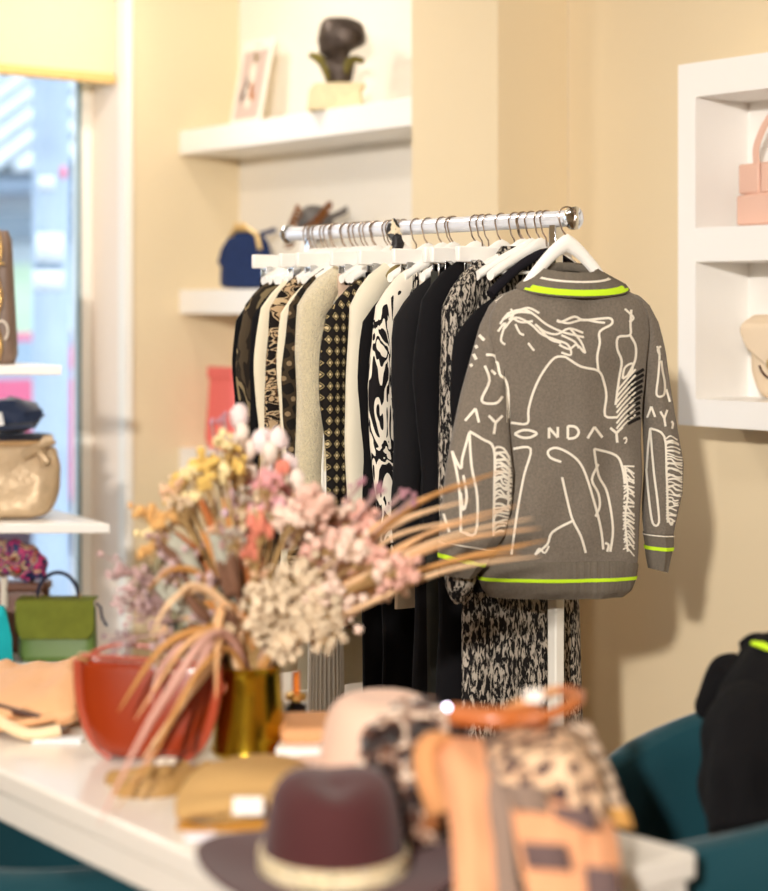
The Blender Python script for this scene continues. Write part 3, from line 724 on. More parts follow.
def xg(px, yl=2.585):
    k = (px-384)/FPX; return yl*(.6211*k-.7837)/(.6211+.7837*k)
spec = [  # px of near edge, top z, hem z, material, kind, label, extras
 (239, 1.55, .62, blk, 'sweater', 'black knit sweater, farthest garment on the rack', dict(d=.012)),
 (244, 1.57, .70, snake, 'blouse', 'olive snake-print blouse between black tops at the far end of the rack', dict(d=.010, sleeve=.5)),
 (255, 1.56, .60, blk2, 'cardigan', 'black cardigan beside the snake-print blouse', dict(d=.012)),
 (262, 1.58, .58, cream, 'sweater', 'slim cream sweater left of the brown tiger-print blouse', dict(d=.012)),
 (271, 1.585, .66, brz, 'blouse', 'brown and black tiger-stripe blouse on the rack', dict(d=.016)),
 (284, 1.575, .55, cream, 'cardigan', 'thin cream cardigan left of the dark plaid jacket', dict(d=.008, sleeve=.66)),
 (290, 1.59, .70, plaid, 'jacket', 'dark brown plaid jacket with wide lapels', dict(d=.02)),
 (302, 1.595, .72, fuzz, 'sweater', 'fluffy cream mohair sweater in the middle of the rack', dict(d=.034, fuzzy=1, sleeve=.64)),
 (328, 1.565, .93, diam, 'blouse', 'black blouse with small gold diamond pattern', dict(d=.026, sleeve=.6)),
 (352, 1.60, .88, ivory, 'coat', 'smooth ivory coat right of the gold-patterned blouse', dict(d=.022, sleeve=.68)),
 (366, 1.55, .40, blk, 'dress', 'black dress directly right of the ivory coat', dict(d=.02)),
 (377, 1.59, .92, zeb, 'sweater', 'black and white zebra-pattern sweater', dict(d=.024)),
 (399, 1.565, .36, charc, 'coat', 'long charcoal wool coat right of the zebra sweater', dict(d=.034, sleeve=.66, flare=.01)),
 (424, 1.60, .34, blk2, 'coat', 'long black coat beside the marled knit dress', dict(d=.034, sleeve=.62, flare=.02)),
 (446, 1.60, .30, marl, 'dress', 'long black and white marled knit dress hanging behind the grey sweater', dict(d=.026, sleeve=.70, flare=-.0)),
]
GX_ = {}
for i, (px, z1_, z0_, m_, nm, lab, kw) in enumerate(spec):
    x = -abs(xg(px+3))
    g_ = top_garment(x, .235, z1_+.045, z0_, m_, lab, nm, nm, seed=i*3.7, **kw); g_['group'] = rackg; GX_[nm+str(i)] = g_
    hang(H0, x, 'white hanger carrying the '+' '.join(lab.split(',')[0].split(' ')[:11]), rz=random.uniform(-.05, .05))
# lapels on the plaid jacket, collar strip on the ivory coat
g_ = GX_['jacket6']
for s_ in (-1, 1):
    MB().grid([[Vector((.026, s_*y, z)) for y in (a_, b_)] for a_, b_, z in ((.03, .075, 0), (.015, .10, -.06), (.005, .115, -.12), (.002, .06, -.22), (0, .02, -.3))]).build('lapel', PAT('dark_plaid', '', []), g_, solid=.006)
tr_spec = [
 (256, 1.570, .75, blk, 'trousers', 'black trousers clipped at the far end of the rack', dict(legs=True)),
 (283, 1.572, .8, M('dark_brown_cloth', '#33241c', .8), 'trousers', 'dark brown trousers behind the cream cardigan', {}),
 (300, 1.574, .85, M('sand_cloth', '#c9b594', .8), 'skirt', 'sand beige skirt with waistband left of the plaid jacket', dict(legs=False)),
 (334, 1.574, .80, M('rose_sand_cloth', '#c7ad97', .8), 'skirt', 'rose beige skirt behind the fluffy cream sweater', dict(legs=False)),
 (362, 1.576, .38, blk, 'trousers', 'black trousers clipped in the middle of the rack', dict(flare=.1)),
 (396, 1.572, .8, M('beige_cloth', '#cbb79b', .75), 'skirt', 'beige skirt with wide waistband above the zebra sweater', dict(legs=False)),
 (427, 1.574, .36, M('dark_grey_cloth', '#34342f', .85, bump=(200, .2)), 'trousers', 'dark grey trousers hanging right of the zebra sweater', dict(flare=.1)),
]
for px, z1_, z0_, m_, nm, lab, kw in tr_spec:
    x = -abs(xg(px, 2.64)); g_ = clip_garment(x, .155, z1_+.012, z0_, m_, lab, nm, nm, **kw); g_['group'] = rackg
    hang(C0, x, 'white clip hanger with metal clips holding the '+lab.split(' clipped')[0].split(' hanging')[0].split(' behind')[0].split(' with')[0].split(' left')[0]+(' at the far end' if px < 270 else ''), group='white clip hangers on the rail')
# white pleated skirt hem low between the dark garments
t = thing('skirt', 'long white pleated skirt showing low between the dark garments', 'skirt', (-abs(xg(330, 2.66)), RY, 1.0), rackg)
c_ = P(326, 670, t.location.x*-1*1.2)
pp = onX(326, 640, t.location.x); py0 = pp.y-RY
rings = []
for z, s_ in ((.55, .5), (.28, .62), (0, .75), (-.25, .9), (-.62, 1)):
    rings.append([Vector((.014*math.sin(a_)+.004*math.cos(a_*24), py0+.0+.055*s_*math.cos(a_)+.003*math.sin(a_*24), z)) for a_ in [2*PI*k/144 for k in range(144)]])
MB().loft(rings).build('pleats', M('white_pleat', '#f1eee6', .7), t)
# spare hangers near the front of the rail, price tags
for k, (x, rz) in enumerate(((-3.035, .03), (-3.005, -.04), (-2.975, .05))):
    h_ = hang(H0, x, 'empty white hanger close to the grey sweater', rz=rz, group='empty white hangers'); 
for k, x in enumerate((-3.15, -3.06)):
    hang(C0, x, 'empty white clip hanger near the front of the rail', rz=.02, group='empty clip hangers')
for k in range(9):
    hang(H0, -3.84+.045*k+.012*math.sin(k*3), 'white hanger crowded among the far garments', rz=.04*math.sin(k), group='hangers at the far half of the rail')
t = thing('padded_hanger', 'black padded hanger standing up beside the white hangers', 'hanger', (-2.955, RY, RZ))
MB().tube([(0, -.17+.017*k, -.075-.095*abs(-1+.1*k)**1.5) for k in range(21)], .011, 10).build('shoulder_bar', M('black_felt', '#16131a', .9), t); hook_mb(.06).build('hook', hookm, t)
t = thing('dark_scarf_knot', 'small black and cream silk scarf knotted on the rail', 'scarf', onY(401, 236, RY))
s_ = MB().blob((0, -.02, .012), (.018, .02, .026), .5, 10, 7, 2).blob((.01, -.02, -.025), (.014, .018, .03), .5, 10, 7, 5).build('knot', PAT('scarf_print', 'noise', ['#141216', '#141216', '#d9c8a8'], 40, pos=[0, .4, .56], rough=.5), t)
t = thing('straw_clutch', 'small olive round clutch tucked among the hangers', 'clutch', onY(402, 276, RY-.1))
MB().blob((0, 0, 0), (.02, .045, .028), .1, 14, 8).build('body', M('olive_weave', '#7c6c3c', .6, bump=(150, .5)), t)

# ================================================================ the grey sweater facing out at the front end
SC = Vector((-2.80, RY-.0, 0)); yaw = math.radians(20)
SW = (RT*math.cos(yaw)+FW*math.sin(yaw)).normalized(); SN = (RT*math.sin(yaw)-FW*math.cos(yaw)).normalized()  # width direction, facing normal
sw = thing('knit_sweater', 'grey knitted sweater with white line drawing and lime stripes facing out at the rack end', 'sweater', (SC.x, SC.y, 1.60))
off = sw.location.copy()
ctr = onPlane(566, 300, SC, SN)
def spt(px, py, dn=0): return onPlane(px, py, SC+SN*dn, SN)
grey = M('grey_knit', '#746b60', .95, bump=(420, .5), var=.16, vscale=220, sheen=.1)
greyr = M('grey_rib', '#6d655a', .95, bump=(95, 1.0), bdist=.004, bsc=(1, 1, 0), var=.08, vscale=200)
lime = M('lime_knit', '#c5ec2c', .8); white_k = M('white_knit_line', '#e6dece', .9, bump=(300, .3))
def bodyloft(rows, dfront, dback, N=48, amp=.004, seed=0, sc=(7, 3)):
    """rows = (photo y left, photo y right, px left, px right, thickness factor)"""
    rings = []
    for (yl, yr, xl, xr, th) in rows:
        A = spt(xl, yl); B = spt(xr, yr); ring = []
        for k in range(N):
            a_ = 2*PI*k/N; u = .5-.5*math.cos(a_); s_ = math.sin(a_)
            p = A.lerp(B, u); dn = (dfront if s_ > 0 else dback)*math.copysign(abs(s_)**.75, s_)*th
            q_ = p+SN*dn; q_ += SN*amp*noise.noise(Vector((u*sc[0]+seed, p.z*sc[1]*2, seed)))
            ring.append(q_)
        rings.append(ring)
    return rings
def densify(rows, n=4):
    out = []
    for a_, b_ in zip(rows, rows[1:]):
        for k in range(n): out.append(tuple(lerp(p, q_, k/n) for p, q_ in zip(a_, b_)))
    out.append(rows[-1]); return out
body_rows = densify([(285, 284, 525, 612, .45), (292, 292, 508, 630, .7), (300, 300, 498, 641, .85), (315, 315, 490, 648, .95), (335, 335, 489, 648, 1), (365, 365, 491, 644, 1), (400, 400, 496, 641, 1), (440, 440, 503, 640, 1.05), (480, 480, 502, 640, 1.1), (515, 515, 494, 638, 1.1), (545, 545, 487, 636, 1.1), (563, 561, 484, 635, 1.08)], 4)
bd_r = bodyloft(body_rows, .05, .035, amp=.018, sc=(5, 3.5))
body = MB().loft(bd_r).build('body', grey, sw, off=off)
hem_rows = [(560, 558, 484, 634, 1.1), (566, 564, 481, 636, 1.13), (580, 578, 480, 634, 1.12), (590, 589, 484, 630, 1.08), (597, 596, 490, 622, .9)]
hm = MB().loft(bodyloft(densify(hem_rows, 3), .05, .035, amp=.010, sc=(5, 3.5))); hem = hm.build('hem_band', greyr, sw, off=off)
def band(y0, y1, sub, mat, rows_src, df, db, name, parent, out=.0022, **kw):
    """a stripe that runs round a band: slice of the same loft, slightly proud"""
    rs = [r for r in densify(rows_src, 12) if y0-.01 <= r[0] <= y1+.01]
    rs = [(a_, b_, c_-.4, d_+.4, e_) for a_, b_, c_, d_, e_ in rs]
    return MB().loft(bodyloft(rs, df+out, db+out, **kw), cap0=False, cap1=False).build(name, mat, parent, off=off)
band(576, 580, 0, lime, hem_rows, .05, .035, 'lime_stripe', hem, amp=.010, sc=(5, 3.5), out=.0035)
band(566.5, 568.3, 0, white_k, hem_rows, .05, .035, 'white_stripe', hem, amp=.010, sc=(5, 3.5), out=.003)
# collar: a ribbed band round the neck
def ringc(y, xl, xr, dip, df, db):
    A = spt(xl, y); B = spt(xr, y); c_ = (A+B)/2; h_ = (B-A).length/2; out = []
    for k in range(40):
        a_ = 2*PI*k/40; p = c_-SW*(h_*math.cos(a_))+SN*((df if math.sin(a_) > 0 else db)*math.sin(a_)); p.z -= dip*max(0, math.sin(a_))-(.012*max(0, -math.sin(a_)))
        out.append(p)
    return out
coll = [(288, 516, 628, .022, .058, .045), (284, 520, 625, .02, .056, .042), (277, 531, 612, .017, .05, .036), (271, 539, 601, .014, .045, .032), (268, 542, 597, .012, .042, .03), (269, 545, 594, .012, .036, .026), (276, 546, 593, .014, .034, .025)]
cobj = MB().loft([ringc(*c_) for c_ in coll], False, False).build('collar', greyr, sw, off=off, solid=.003)
def cstripe(y0, y1, m_, nm):
    def at(y):
        t_ = sorted(coll[:5]); 
        for a_, b_ in zip(t_, t_[1:]):
            if a_[0] <= y <= b_[0]: u = (y-a_[0])/(b_[0]-a_[0]); return tuple(lerp(p, q_, u) for p, q_ in zip(a_, b_))
        return t_[-1]
    r = [at(lerp(y0, y1, k/3)) for k in range(4)]
    MB().loft([ringc(a_, b_-.6, c_+.6, d_, e_+.0038, f_+.003) for a_, b_, c_, d_, e_, f_ in r], False, False).build(nm, m_, cobj, off=off)
cstripe(281.5, 286.5, lime, 'lime_stripe'); cstripe(274.2, 275.8, white_k, 'white_stripe')
# sleeves
def DN(dn, y): return dn if not isinstance(dn, tuple) else lerp(dn[0], dn[1], max(0, min(1, (y-300)/170)))
def sleeve(rows, dn, nm='sleeve', df=.034, db=.034, amp=.008, seed=0, sc=(5, 4)):
    rings = []
    for (yl, yr, xl, xr, th) in densify(rows, 5):
        A = onPlane(xl, yl, SC+SN*DN(dn, yl), SN); B = onPlane(xr, yr, SC+SN*DN(dn, yl), SN); ring = []
        for k in range(28):
            a_ = 2*PI*k/28; u = .5-.5*math.cos(a_); s_ = math.sin(a_)
            q_ = A.lerp(B, u)+SN*((df if s_ > 0 else db)*math.copysign(abs(s_)**.8, s_)*th); q_ += SN*amp*noise.noise(Vector((u*sc[0]+seed, q_.z*sc[1]*2, seed))); ring.append(q_)
        rings.append(ring)
    return MB().loft(rings)
LDN = (-.05, .045)
lrows = [(296, 290, 499, 516, .5), (306, 298, 490, 520, .8), (325, 318, 481, 516, .95), (352, 345, 473, 511, 1), (390, 385, 463, 508, 1), (430, 428, 454, 508, 1), (470, 472, 447, 513, 1.05), (505, 508, 442, 510, 1.05), (530, 536, 440, 503, 1), (552, 562, 439, 486, .9)]
rrows = [(292, 298, 626, 640, .5), (300, 306, 628, 648, .8), (318, 322, 634, 656, .9), (350, 352, 638, 663, .95), (390, 390, 642, 669, 1), (430, 428, 645, 675, 1), (465, 463, 646, 682, 1), (495, 493, 645, 681, .95), (520, 521, 645, 674, .9), (534, 535, 646, 671, .8)]
LS = sleeve(lrows, LDN, seed=2); ls = LS.build('sleeve', grey, sw, off=off)
RS = sleeve(rrows, -.03, seed=4); rs = RS.build('sleeve', grey, sw, off=off)
lcuff = [(550, 560, 439.5, 487, .9), (556, 566, 439.5, 484, .92), (566, 572, 441, 478, .85), (575, 578, 444, 472, .75)]
rcuff = [(532, 533, 645, 671.5, .85), (543, 544, 646.5, 671.5, .85), (555, 556, 647, 669, .8), (568, 572, 649, 666, .7)]
lc = sleeve(lcuff, LDN, seed=2).build('cuff', greyr, ls, off=off); rc = sleeve(rcuff, -.03, seed=4).build('cuff', greyr, rs, off=off)
def sstripe(rows, dn, seed, y0, y1, m_, nm, par):
    r = [x for x in densify(densify(rows, 5), 4) if y0 <= x[0] <= y1]; r = [(a_, b_, c_-.5, d_+.5, e_*1.07) for a_, b_, c_, d_, e_ in r]
    rings = []
    for (yl, yr, xl, xr, th) in r:
        A = onPlane(xl, yl, SC+SN*DN(dn, yl), SN); B = onPlane(xr, yr, SC+SN*DN(dn, yl), SN)
        rings.append([A.lerp(B, .5-.5*math.cos(a_))+SN*(.0365*math.copysign(abs(math.sin(a_))**.8, math.sin(a_))*th+.008*noise.noise(Vector(((.5-.5*math.cos(a_))*5+seed, A.lerp(B, .5-.5*math.cos(a_)).z*8, seed)))) for a_ in [2*PI*k/28 for k in range(28)]])
    MB().loft(rings, False, False).build(nm, m_, par, off=off)
sstripe(lcuff, LDN, 2, 553, 557.5, lime, 'lime_stripe', lc); sstripe(rcuff, -.03, 4, 545, 549.5, lime, 'lime_stripe', rc)
sstripe(rcuff, -.03, 4, 533.5, 535, white_k, 'white_stripe', rc); sstripe(lrows, LDN, 2, 541, 542.5, white_k, 'white_stripe', ls)
# marled cuff of the dress peeping out below the left cuff
g_ = GX_['dress14']
tip = MB(); A = spt(458, 600, -.04)
tip.tube([spt(461, 560, -.02), spt(461, 575, -.02), spt(459, 588, -.02), spt(457, 600, -.02), spt(456, 604, -.02)], [.034, .036, .03, .014, .004], 14)
tip.build('cuff', marl, g_, off=g_.location)
# ---- the knitted line drawing: ribbons laid on the knit
def tree(mb): return BVHTree.FromPolygons([tuple(v) for v in mb.v], mb.f)
bodymb = MB().loft(bd_r); T_body = tree(bodymb); T_l = tree(LS); T_r = tree(RS)
O = Vector((0, 0, CZ))
class Lines:
    def __init__(s, T, ox, oy, sc, y2=0): s.T, s.ox, s.oy, s.sc, s.mb = T, ox, oy, sc, MB()
    def view(s, ox, oy, sc): s.ox, s.oy, s.sc = ox, oy, sc; return s
    def hit(s, x, y):
        d = (ray(x)+Vector((0, 0, -(y-HY)/FPX))).normalized(); h_ = s.T.ray_cast(O, d)
        return None if h_[0] is None else h_[0]-d*.0016
    def line(s, w_, *pts):
        P_ = [Vector((s.ox+p[0]/s.sc, s.oy+p[1]/s.sc, 0)) for p in pts]
        if len(P_) > 2: P_ = smooth_path(P_, 4)
        else: P_ = [P_[0].lerp(P_[1], k/6) for k in range(7)]
        rows = []
        for i, p in enumerate(P_):
            tg = (P_[min(i+1, len(P_)-1)]-P_[max(i-1, 0)]); 
            if tg.length < 1e-6: continue
            n_ = Vector((-tg.y, tg.x, 0)).normalized()*w_/2
            a_, b_ = s.hit(p.x-n_.x, p.y-n_.y), s.hit(p.x+n_.x, p.y+n_.y)
            if a_ is None or b_ is None:
                if len(rows) > 1: s.mb.grid(rows)
                rows = []; continue
            rows.append([a_, b_])
        if len(rows) > 1: s.mb.grid(rows)
        return s
L = Lines(T_body, 430, 230, 2.285)
W1 = 2.4
for pts in (
 [(185,440),(222,442),(225,410),(238,365),(258,325),(285,292),(310,290)],
 [(310,290),(345,312),(385,322),(398,350),(403,380),(400,424),(428,428)],
 [(385,322),(382,290),(388,258),(388,232),(415,215),(412,202),(385,203),(350,206),(330,198),(300,210),(290,206)],
 [(190,500),(230,500),(215,560),(200,640),(186,742)],
 [(300,530),(275,520),(270,505),(290,498),(325,515),(350,545),(372,610),(390,680),(396,730)],
 [(302,565),(312,610),(325,660),(345,700),(356,738)],
 [(325,665),(280,690),(268,718),(240,742)],
 [(375,500),(385,560),(405,600),(418,680),(412,735)],
 [(375,500),(425,515),(440,545),(445,580)],
 [(385,535),(370,570),(384,600),(388,630),(378,655)],
 [(460,182),(458,215),(457,240),(430,245),(428,272),(438,300),(432,340),(424,400)],
 [(457,240),(470,265),(468,300),(450,335)],
 [(400,715),(408,720),(405,735)],
): L.line(W1, *pts)
for pts in (
 [(160,215),(180,190),(215,182),(240,195),(265,215),(300,232),(330,240),(352,245)],
 [(170,225),(195,200),(230,215),(255,238),(285,250),(315,262),(322,285),(300,280)],
 [(165,205),(200,188),(235,190)], [(175,190),(205,210),(235,208)], [(155,232),(172,212),(162,250),(172,262)],
 [(200,185),(225,178),(250,190)], [(240,215),(262,232),(290,238),(318,225),(350,235)],
 [(295,262),(318,272),(335,262),(352,280)], [(320,225),(345,255),(355,282)], [(224,258),(238,276)],
 [(290,206),(315,213),(350,205),(380,210),(400,212)], [(195,215),(205,235),(215,240)], [(445,180),(465,200),(455,210)],
 [(440,340),(445,315),(462,305),(460,325),(440,340)], [(185,180),(190,195),(180,205)],
 [(250,225),(275,250),(300,258)], [(300,240),(330,255),(340,270)],
): L.line(2.2, *pts)
for k in range(9): L.line(1.9, (426, 350+12*k+20), (445, 335+12*k+12), (470, 318+13*k))
for pts in ([(240,742),(250,728),(262,738),(272,722)], [(445,540),(452,600),(446,660),(452,735)]): L.line(2, *pts)
rj = random.Random(9)
for k in range(26): L.line(rj.uniform(1.3, 2.1), (442+rj.uniform(-2, 3), 540+7.6*k), (452+rj.uniform(-4, 4), 536+7.6*k+rj.uniform(-5, 5)), (467, 548+7.6*k+rj.uniform(-8, 8)))
# lettering across the waist: A Y O N D A Y ?
LT = 2.6
L.line(LT, (193,466),(210,458),(228,458),(244,465),(228,474),(210,474),(193,466))
L.line(LT, (272,476),(272,452)).line(LT, (272,452),(292,474)).line(LT, (292,474),(292,450))
L.line(LT, (315,448),(315,477)).line(LT, (315,448),(332,450),(340,462),(332,474),(315,477))
L.line(LT, (360,476),(376,450)).line(LT, (376,450),(394,474))
L.line(LT, (412,452),(426,464)).line(LT, (440,450),(426,464)).line(LT, (426,464),(428,486))
L.line(1.6, (442,478),(448,474),(449,482),(445,488))
for pts in ([(150,300),(165,330),(178,360),(180,430)],): L.line(2.4, *pts)
L.mb.build('knitted_drawing', white_k, body, off=off)
L = Lines(T_body, 430, 230, 2.285)
for k in range(10): L.line(3.2, (452, 344+11*k), (470, 330+11.5*k), (489, 318+12*k))
L.mb.build('dark_hatching', M('black_knit_line', '#1d1a18', .95), body, off=off)
L = Lines(T_l, 430, 230, 2.285)
for pts in ([(90,462),(95,540),(108,610),(104,692),(72,690)], [(90,462),(74,520),(70,545),(50,505)], [(90,460),(120,478),(146,500),(147,590),(145,700)],
            [(50,505),(64,570),(70,640),(70,690)], [(76,560),(84,610),(76,640),(70,600)], [(28,640),(44,690)],
            [(125,310),(136,345),(118,390),(150,396),(166,380)], [(128,285),(150,290),(160,330),(175,350),(178,440)], [(140,320),(150,330)],
            [(80,436),(104,408)], [(104,408),(112,440)], [(134,424),(150,440)], [(166,424),(150,440)], [(150,440),(146,466)]): L.line(2.6, *pts)
rj = random.Random(4)
for k in range(24): L.line(rj.uniform(1.8, 2.8), (147, 502+8.3*k), (158+rj.uniform(-5, 5), 497+8.3*k+rj.uniform(-5, 5)), (172+rj.uniform(-5, 5), 506+8*k+rj.uniform(-7, 7)), (190-abs(k-10)*.8, 520+7.2*k))
for k in range(6): L.line(1.8, (160+3*k, 530+14*k), (180, 545+12*k), (178, 570+12*k))
for pts in ([(108,215),(120,175),(132,182),(112,222)], [(95,250),(108,270)], [(92,270),(106,296)], [(88,300),(96,312)], [(112,240),(124,252)], [(150,165),(172,150)], [(125,195),(118,215)]): L.line(3.2, *pts)
L.mb.build('knitted_drawing', white_k, ls, off=off)
L = Lines(T_r, 550, 400, 4.243)
for pts in ([(410,290),(416,200),(425,120)], [(425,120),(440,300),(455,420),(462,520),(436,522),(420,420),(408,290)], [(425,120),(485,155),(494,300),(498,400),(500,520)],
            [(412,75),(430,28)], [(430,28),(446,72)], [(468,48),(485,78)], [(498,42),(485,78)], [(485,78),(490,112)], [(515,90),(522,100),(518,122)], [(498,500),(515,530),(520,515)]): L.line(2.2, *pts)
for k in range(28): L.line(rj.uniform(1.2, 2.0), (492, 165+12.5*k), (512+rj.uniform(-8, 8), 160+12.5*k+rj.uniform(-8, 8)), (535+rj.uniform(-8, 8), 170+12.5*k+rj.uniform(-10, 10)), (562, 185+11.8*k))
L.view(555, 260, 5.57)
for pts in ([(568,480),(582,520),(576,640),(566,750),(606,752),(612,690),(600,620),(592,560)], [(590,480),(572,500),(585,530)], [(620,720),(640,790)], [(440,190),(470,200),(520,245)]): L.line(2.2, *pts)
L.mb.build('knitted_drawing', white_k, rs, off=off)
# its hanger and the black garment behind it
hz = onPlane(566, 218, SC, SN)
hp_ = onPlane(567, 300, SC, SN)
h_ = thing('clothes_hanger', 'white hanger holding the grey line-drawing sweater at the rail end', 'hanger', (hp_.x, hp_.y, RZ), 'white hangers on the rail', rz=math.atan2(SW.y, SW.x)-PI/2)
rings = []
for i in range(21):
    u = -1+2*i/20; y = u*.105; z = -.058-.060*(abs(y)/.07)**1.35; hh = .020; rings.append([Vector((.009*math.cos(a_), y, z+hh*math.sin(a_))) for a_ in [2*PI*k/12 for k in range(12)]])
MB().loft(rings).build('shoulder_bar', hangw, h_); hook_mb(.05).build('hook', hookm, h_)
x = -2.93
g_ = top_garment(-2.97, .25, 1.56, .885, blk2, 'black sweater directly behind the grey line-drawing sweater', 'sweater', 'sweater', d=.026, seed=50, flare=.06); g_['group'] = rackg
# ================================================================ white table
TZ = .74; TX1, TY0, TY1, TX0 = -1.708, 1.35, 1.915, -4.1
tb = thing('display_table', 'long white lacquered table covered with accessories in the foreground', 'table', ((TX0+TX1)/2, (TY0+TY1)/2, 0)); o = tb.location
def tpl(e, z0, z1): return MB().prism([(TX0+e, TY0+e, z0), (TX1-e, TY0+e, z0), (TX1-e, TY1-e, z0), (TX0+e, TY1-.175-e, z0)], (0, 0, z1-z0))
tabm = M('table_lacquer', '#e8e2d8', .22, coat=.2)
tpl(0, TZ-.04, TZ).build('tabletop', tabm, tb, off=o, bevel=.006, segs=3)
tpl(.01, TZ-.09, TZ-.0402).build('apron', tabm, tb, off=o, bevel=.003)
for x in (TX0+.06, TX1-.06):
    for y in (TY0+.06, TY1-.06-(.175 if x < -3 else 0)): MB().bb(x-.045, x+.045, y-.045, y+.045, 0, TZ-.09).build('leg', lacq, tb, off=o, bevel=.004)
def tp(px, py, h=0.0): p = onZ(px, py, TZ+h); return p
# brass vase
vp = tp(249, 752)
vase = thing('brass_vase', 'polished brass vase holding the dried flower bouquet', 'vase', vp)
brass = M('brass', '#bb9e2e', .18, 1.0, bump=(9, .25), bdist=.01)
MB().lathe([(.03, .0), (.064, .001), (.0655, .006), (.064, .012), (.061, .05), (.0575, .10), (.056, .135), (.058, .148), (.0595, .152), (.056, .153), (.054, .146), (.053, .10), (.055, .02), (.03, .012)], n=48).build('vessel', brass, vase)
MB().lathe([(.0652, .004), (.067, .008), (.0652, .013)], n=48).build('foot_ring', brass, vase)
# cognac half-moon bag
bp = onZ(146, 766, TZ); bp = tp(150, 757)
t = thing('handbag', 'glossy red-brown half-moon leather handbag beside the brass vase', 'handbag', bp, rz=CAMZ-.12)
cg = M('red_brown_leather', '#8a2c07', .25, bump=(90, .1), coat=.3); cg2 = M('coral_brown_leather', '#a5452c', .35, bump=(90, .1))
t_ = (bp-Vector((0, 0, CZ))).dot(FW); K = t_/FPX
rings = []
for i in range(17):
    u = i/16; hw = interp([(0, 38), (.05, 48), (.15, 57), (.35, 66), (.6, 71), (1, 72)], u)[0]*K; d = .045*(1-.45*u**1.5)*(.6+.4*min(1, u/.12))
    rings.append([Vector((hw*math.copysign(abs(math.cos(a_))**.55, math.cos(a_)), d*math.copysign(abs(math.sin(a_))**.8, math.sin(a_)), u*98*K+.004*math.cos(2*a_)*u)) for a_ in [2*PI*k/36 for k in range(36)]])
MB().loft(rings).build('body', cg, t, sub=1)
gus = [(-36, 2), (-52, 14), (-64, 38), (-70, 66), (-71, 98)]
for s_ in (-1, 1): MB().tube(smooth_path([Vector((s_*-x*K, -.018, z*K)) for x, z in gus], 5), .0085, 8).build('side_gusset', cg2, t)
MB().tube(smooth_path([(-71*K, 0, 96*K), (-40*K, .03, 108*K), (10*K, .035, 104*K), (60*K, .02, 97*K)], 6), .004, 8).build('strap', cg2, t)
MB().box((-66*K, -.01, 100*K), (.02, .02, .012)).build('strap_buckle', goldy, t, bevel=.002)
MB().tube([(-66*K, -.03, 104*K), (70*K, -.03, 98*K)], .0035, 8).build('top_edge', cg2, t)
# heap of peach leather at the left edge
def cloth(rows, name, mat, label, cat, solid=.006, nu=24, nv=24, amp=.012, fr=16, seed=0, group=None, min_z=None):
    """draped cloth from control rows of world points, smoothly interpolated, with folds"""
    rr = [smooth_path(r, max(2, nu//(len(r)-1))) for r in rows]
    cols = list(zip(*rr)); cols = [smooth_path(c, max(2, nv//(len(rows)-1))) for c in cols]
    g = [list(x) for x in zip(*cols)]
    for r in g:
        for p in r:
            q_ = amp*noise.noise(p*fr+Vector((seed, 0, 0)))+amp*.5*noise.noise(p*fr*2.3+Vector((0, seed, 0)))
            p += (Vector((0, 0, 1))-FW*.6)*q_
            if min_z is not None: p.z = max(p.z, min_z)
    c = g[len(g)//2][len(g[0])//2]; t = thing(name, label, cat, (c.x, c.y, TZ), group)
    MB().grid(g).build('cloth', mat, t, off=t.location, solid=solid); return t
peach = M('peach_leather', '#dba676', .6, bump=(30, .5), bdist=.008, var=.06, vscale=12)
def tz(px, py, t_): return P(px, py, t_)
t = thing('leather_bag', 'slouchy peach leather bag lying crumpled at the left end of the table', 'bag', tp(30, 738))
o = t.location
rings = []
for i in range(24):
    u = i/23; px = lerp(-45, 94, u); ytop = interp([(0, 664), (.3, 662), (.6, 658), (.85, 652), (1, 660)], u)[0]; ybot = interp([(0, 742), (.5, 742), (.8, 736), (1, 712)], u)[0]
    dep = 3.62; ring = []
    A = P(px, ybot, 3.35); zt_ = P(px, ytop, 3.5).z
    for k in range(22):
        a_ = 2*PI*k/22; c_ = P(px, 310, 3.40); z = TZ+.004+(zt_-TZ)*(.5+.5*math.sin(a_)) ; v = Vector((c_.x, c_.y, z))+FW*(-.19*math.cos(a_)*(1-.25*math.sin(a_)))
        q_ = .026*noise.noise(Vector((u*5, a_*1.4, 3)))+.020*noise.noise(Vector((u*9, a_*2.5, 8)))
        v += FW*q_+Vector((0, 0, q_*.6)); v.z = max(v.z, TZ+.002); ring.append(v)
    rings.append(ring)
MB().loft(rings).build('body', peach, t, off=o, sub=1)
for yy, dd in ((694, 3.30), (708, 3.26), (722, 3.22)):
    MB().tube(smooth_path([P(-40, yy+6, dd+.02), P(0, yy+8+6*math.sin(yy), dd-.012), P(40, yy-2, dd-.016), P(76, yy-10, dd)], 5), [.004]+[.013]*14+[.004], 8, asp=.7).build('fold', peach, t, off=o)
MB().tube(smooth_path([P(-30, 708, 3.24), P(0, 722, 3.20), P(28, 734, 3.17), P(60, 730, 3.18)], 5), .011, 8).build('strap', M('cream_strap', '#e9cda4', .6), t, off=o)
MB().tube(smooth_path([P(-30, 698, 3.25), P(10, 710, 3.22), P(40, 718, 3.20)], 4), .007, 8).build('dark_strap', M('dark_brown_leather', '#4a2a1c', .45), t, off=o)
t = thing('paper_tag', 'white price tag with string lying beside the peach bag', 'price tag', tp(58, 741)); MB().box((0, 0, .003), (.085, .035, .004), Matrix.Rotation(CAMZ, 3, 'Z')).build('tag_card', paper, t)
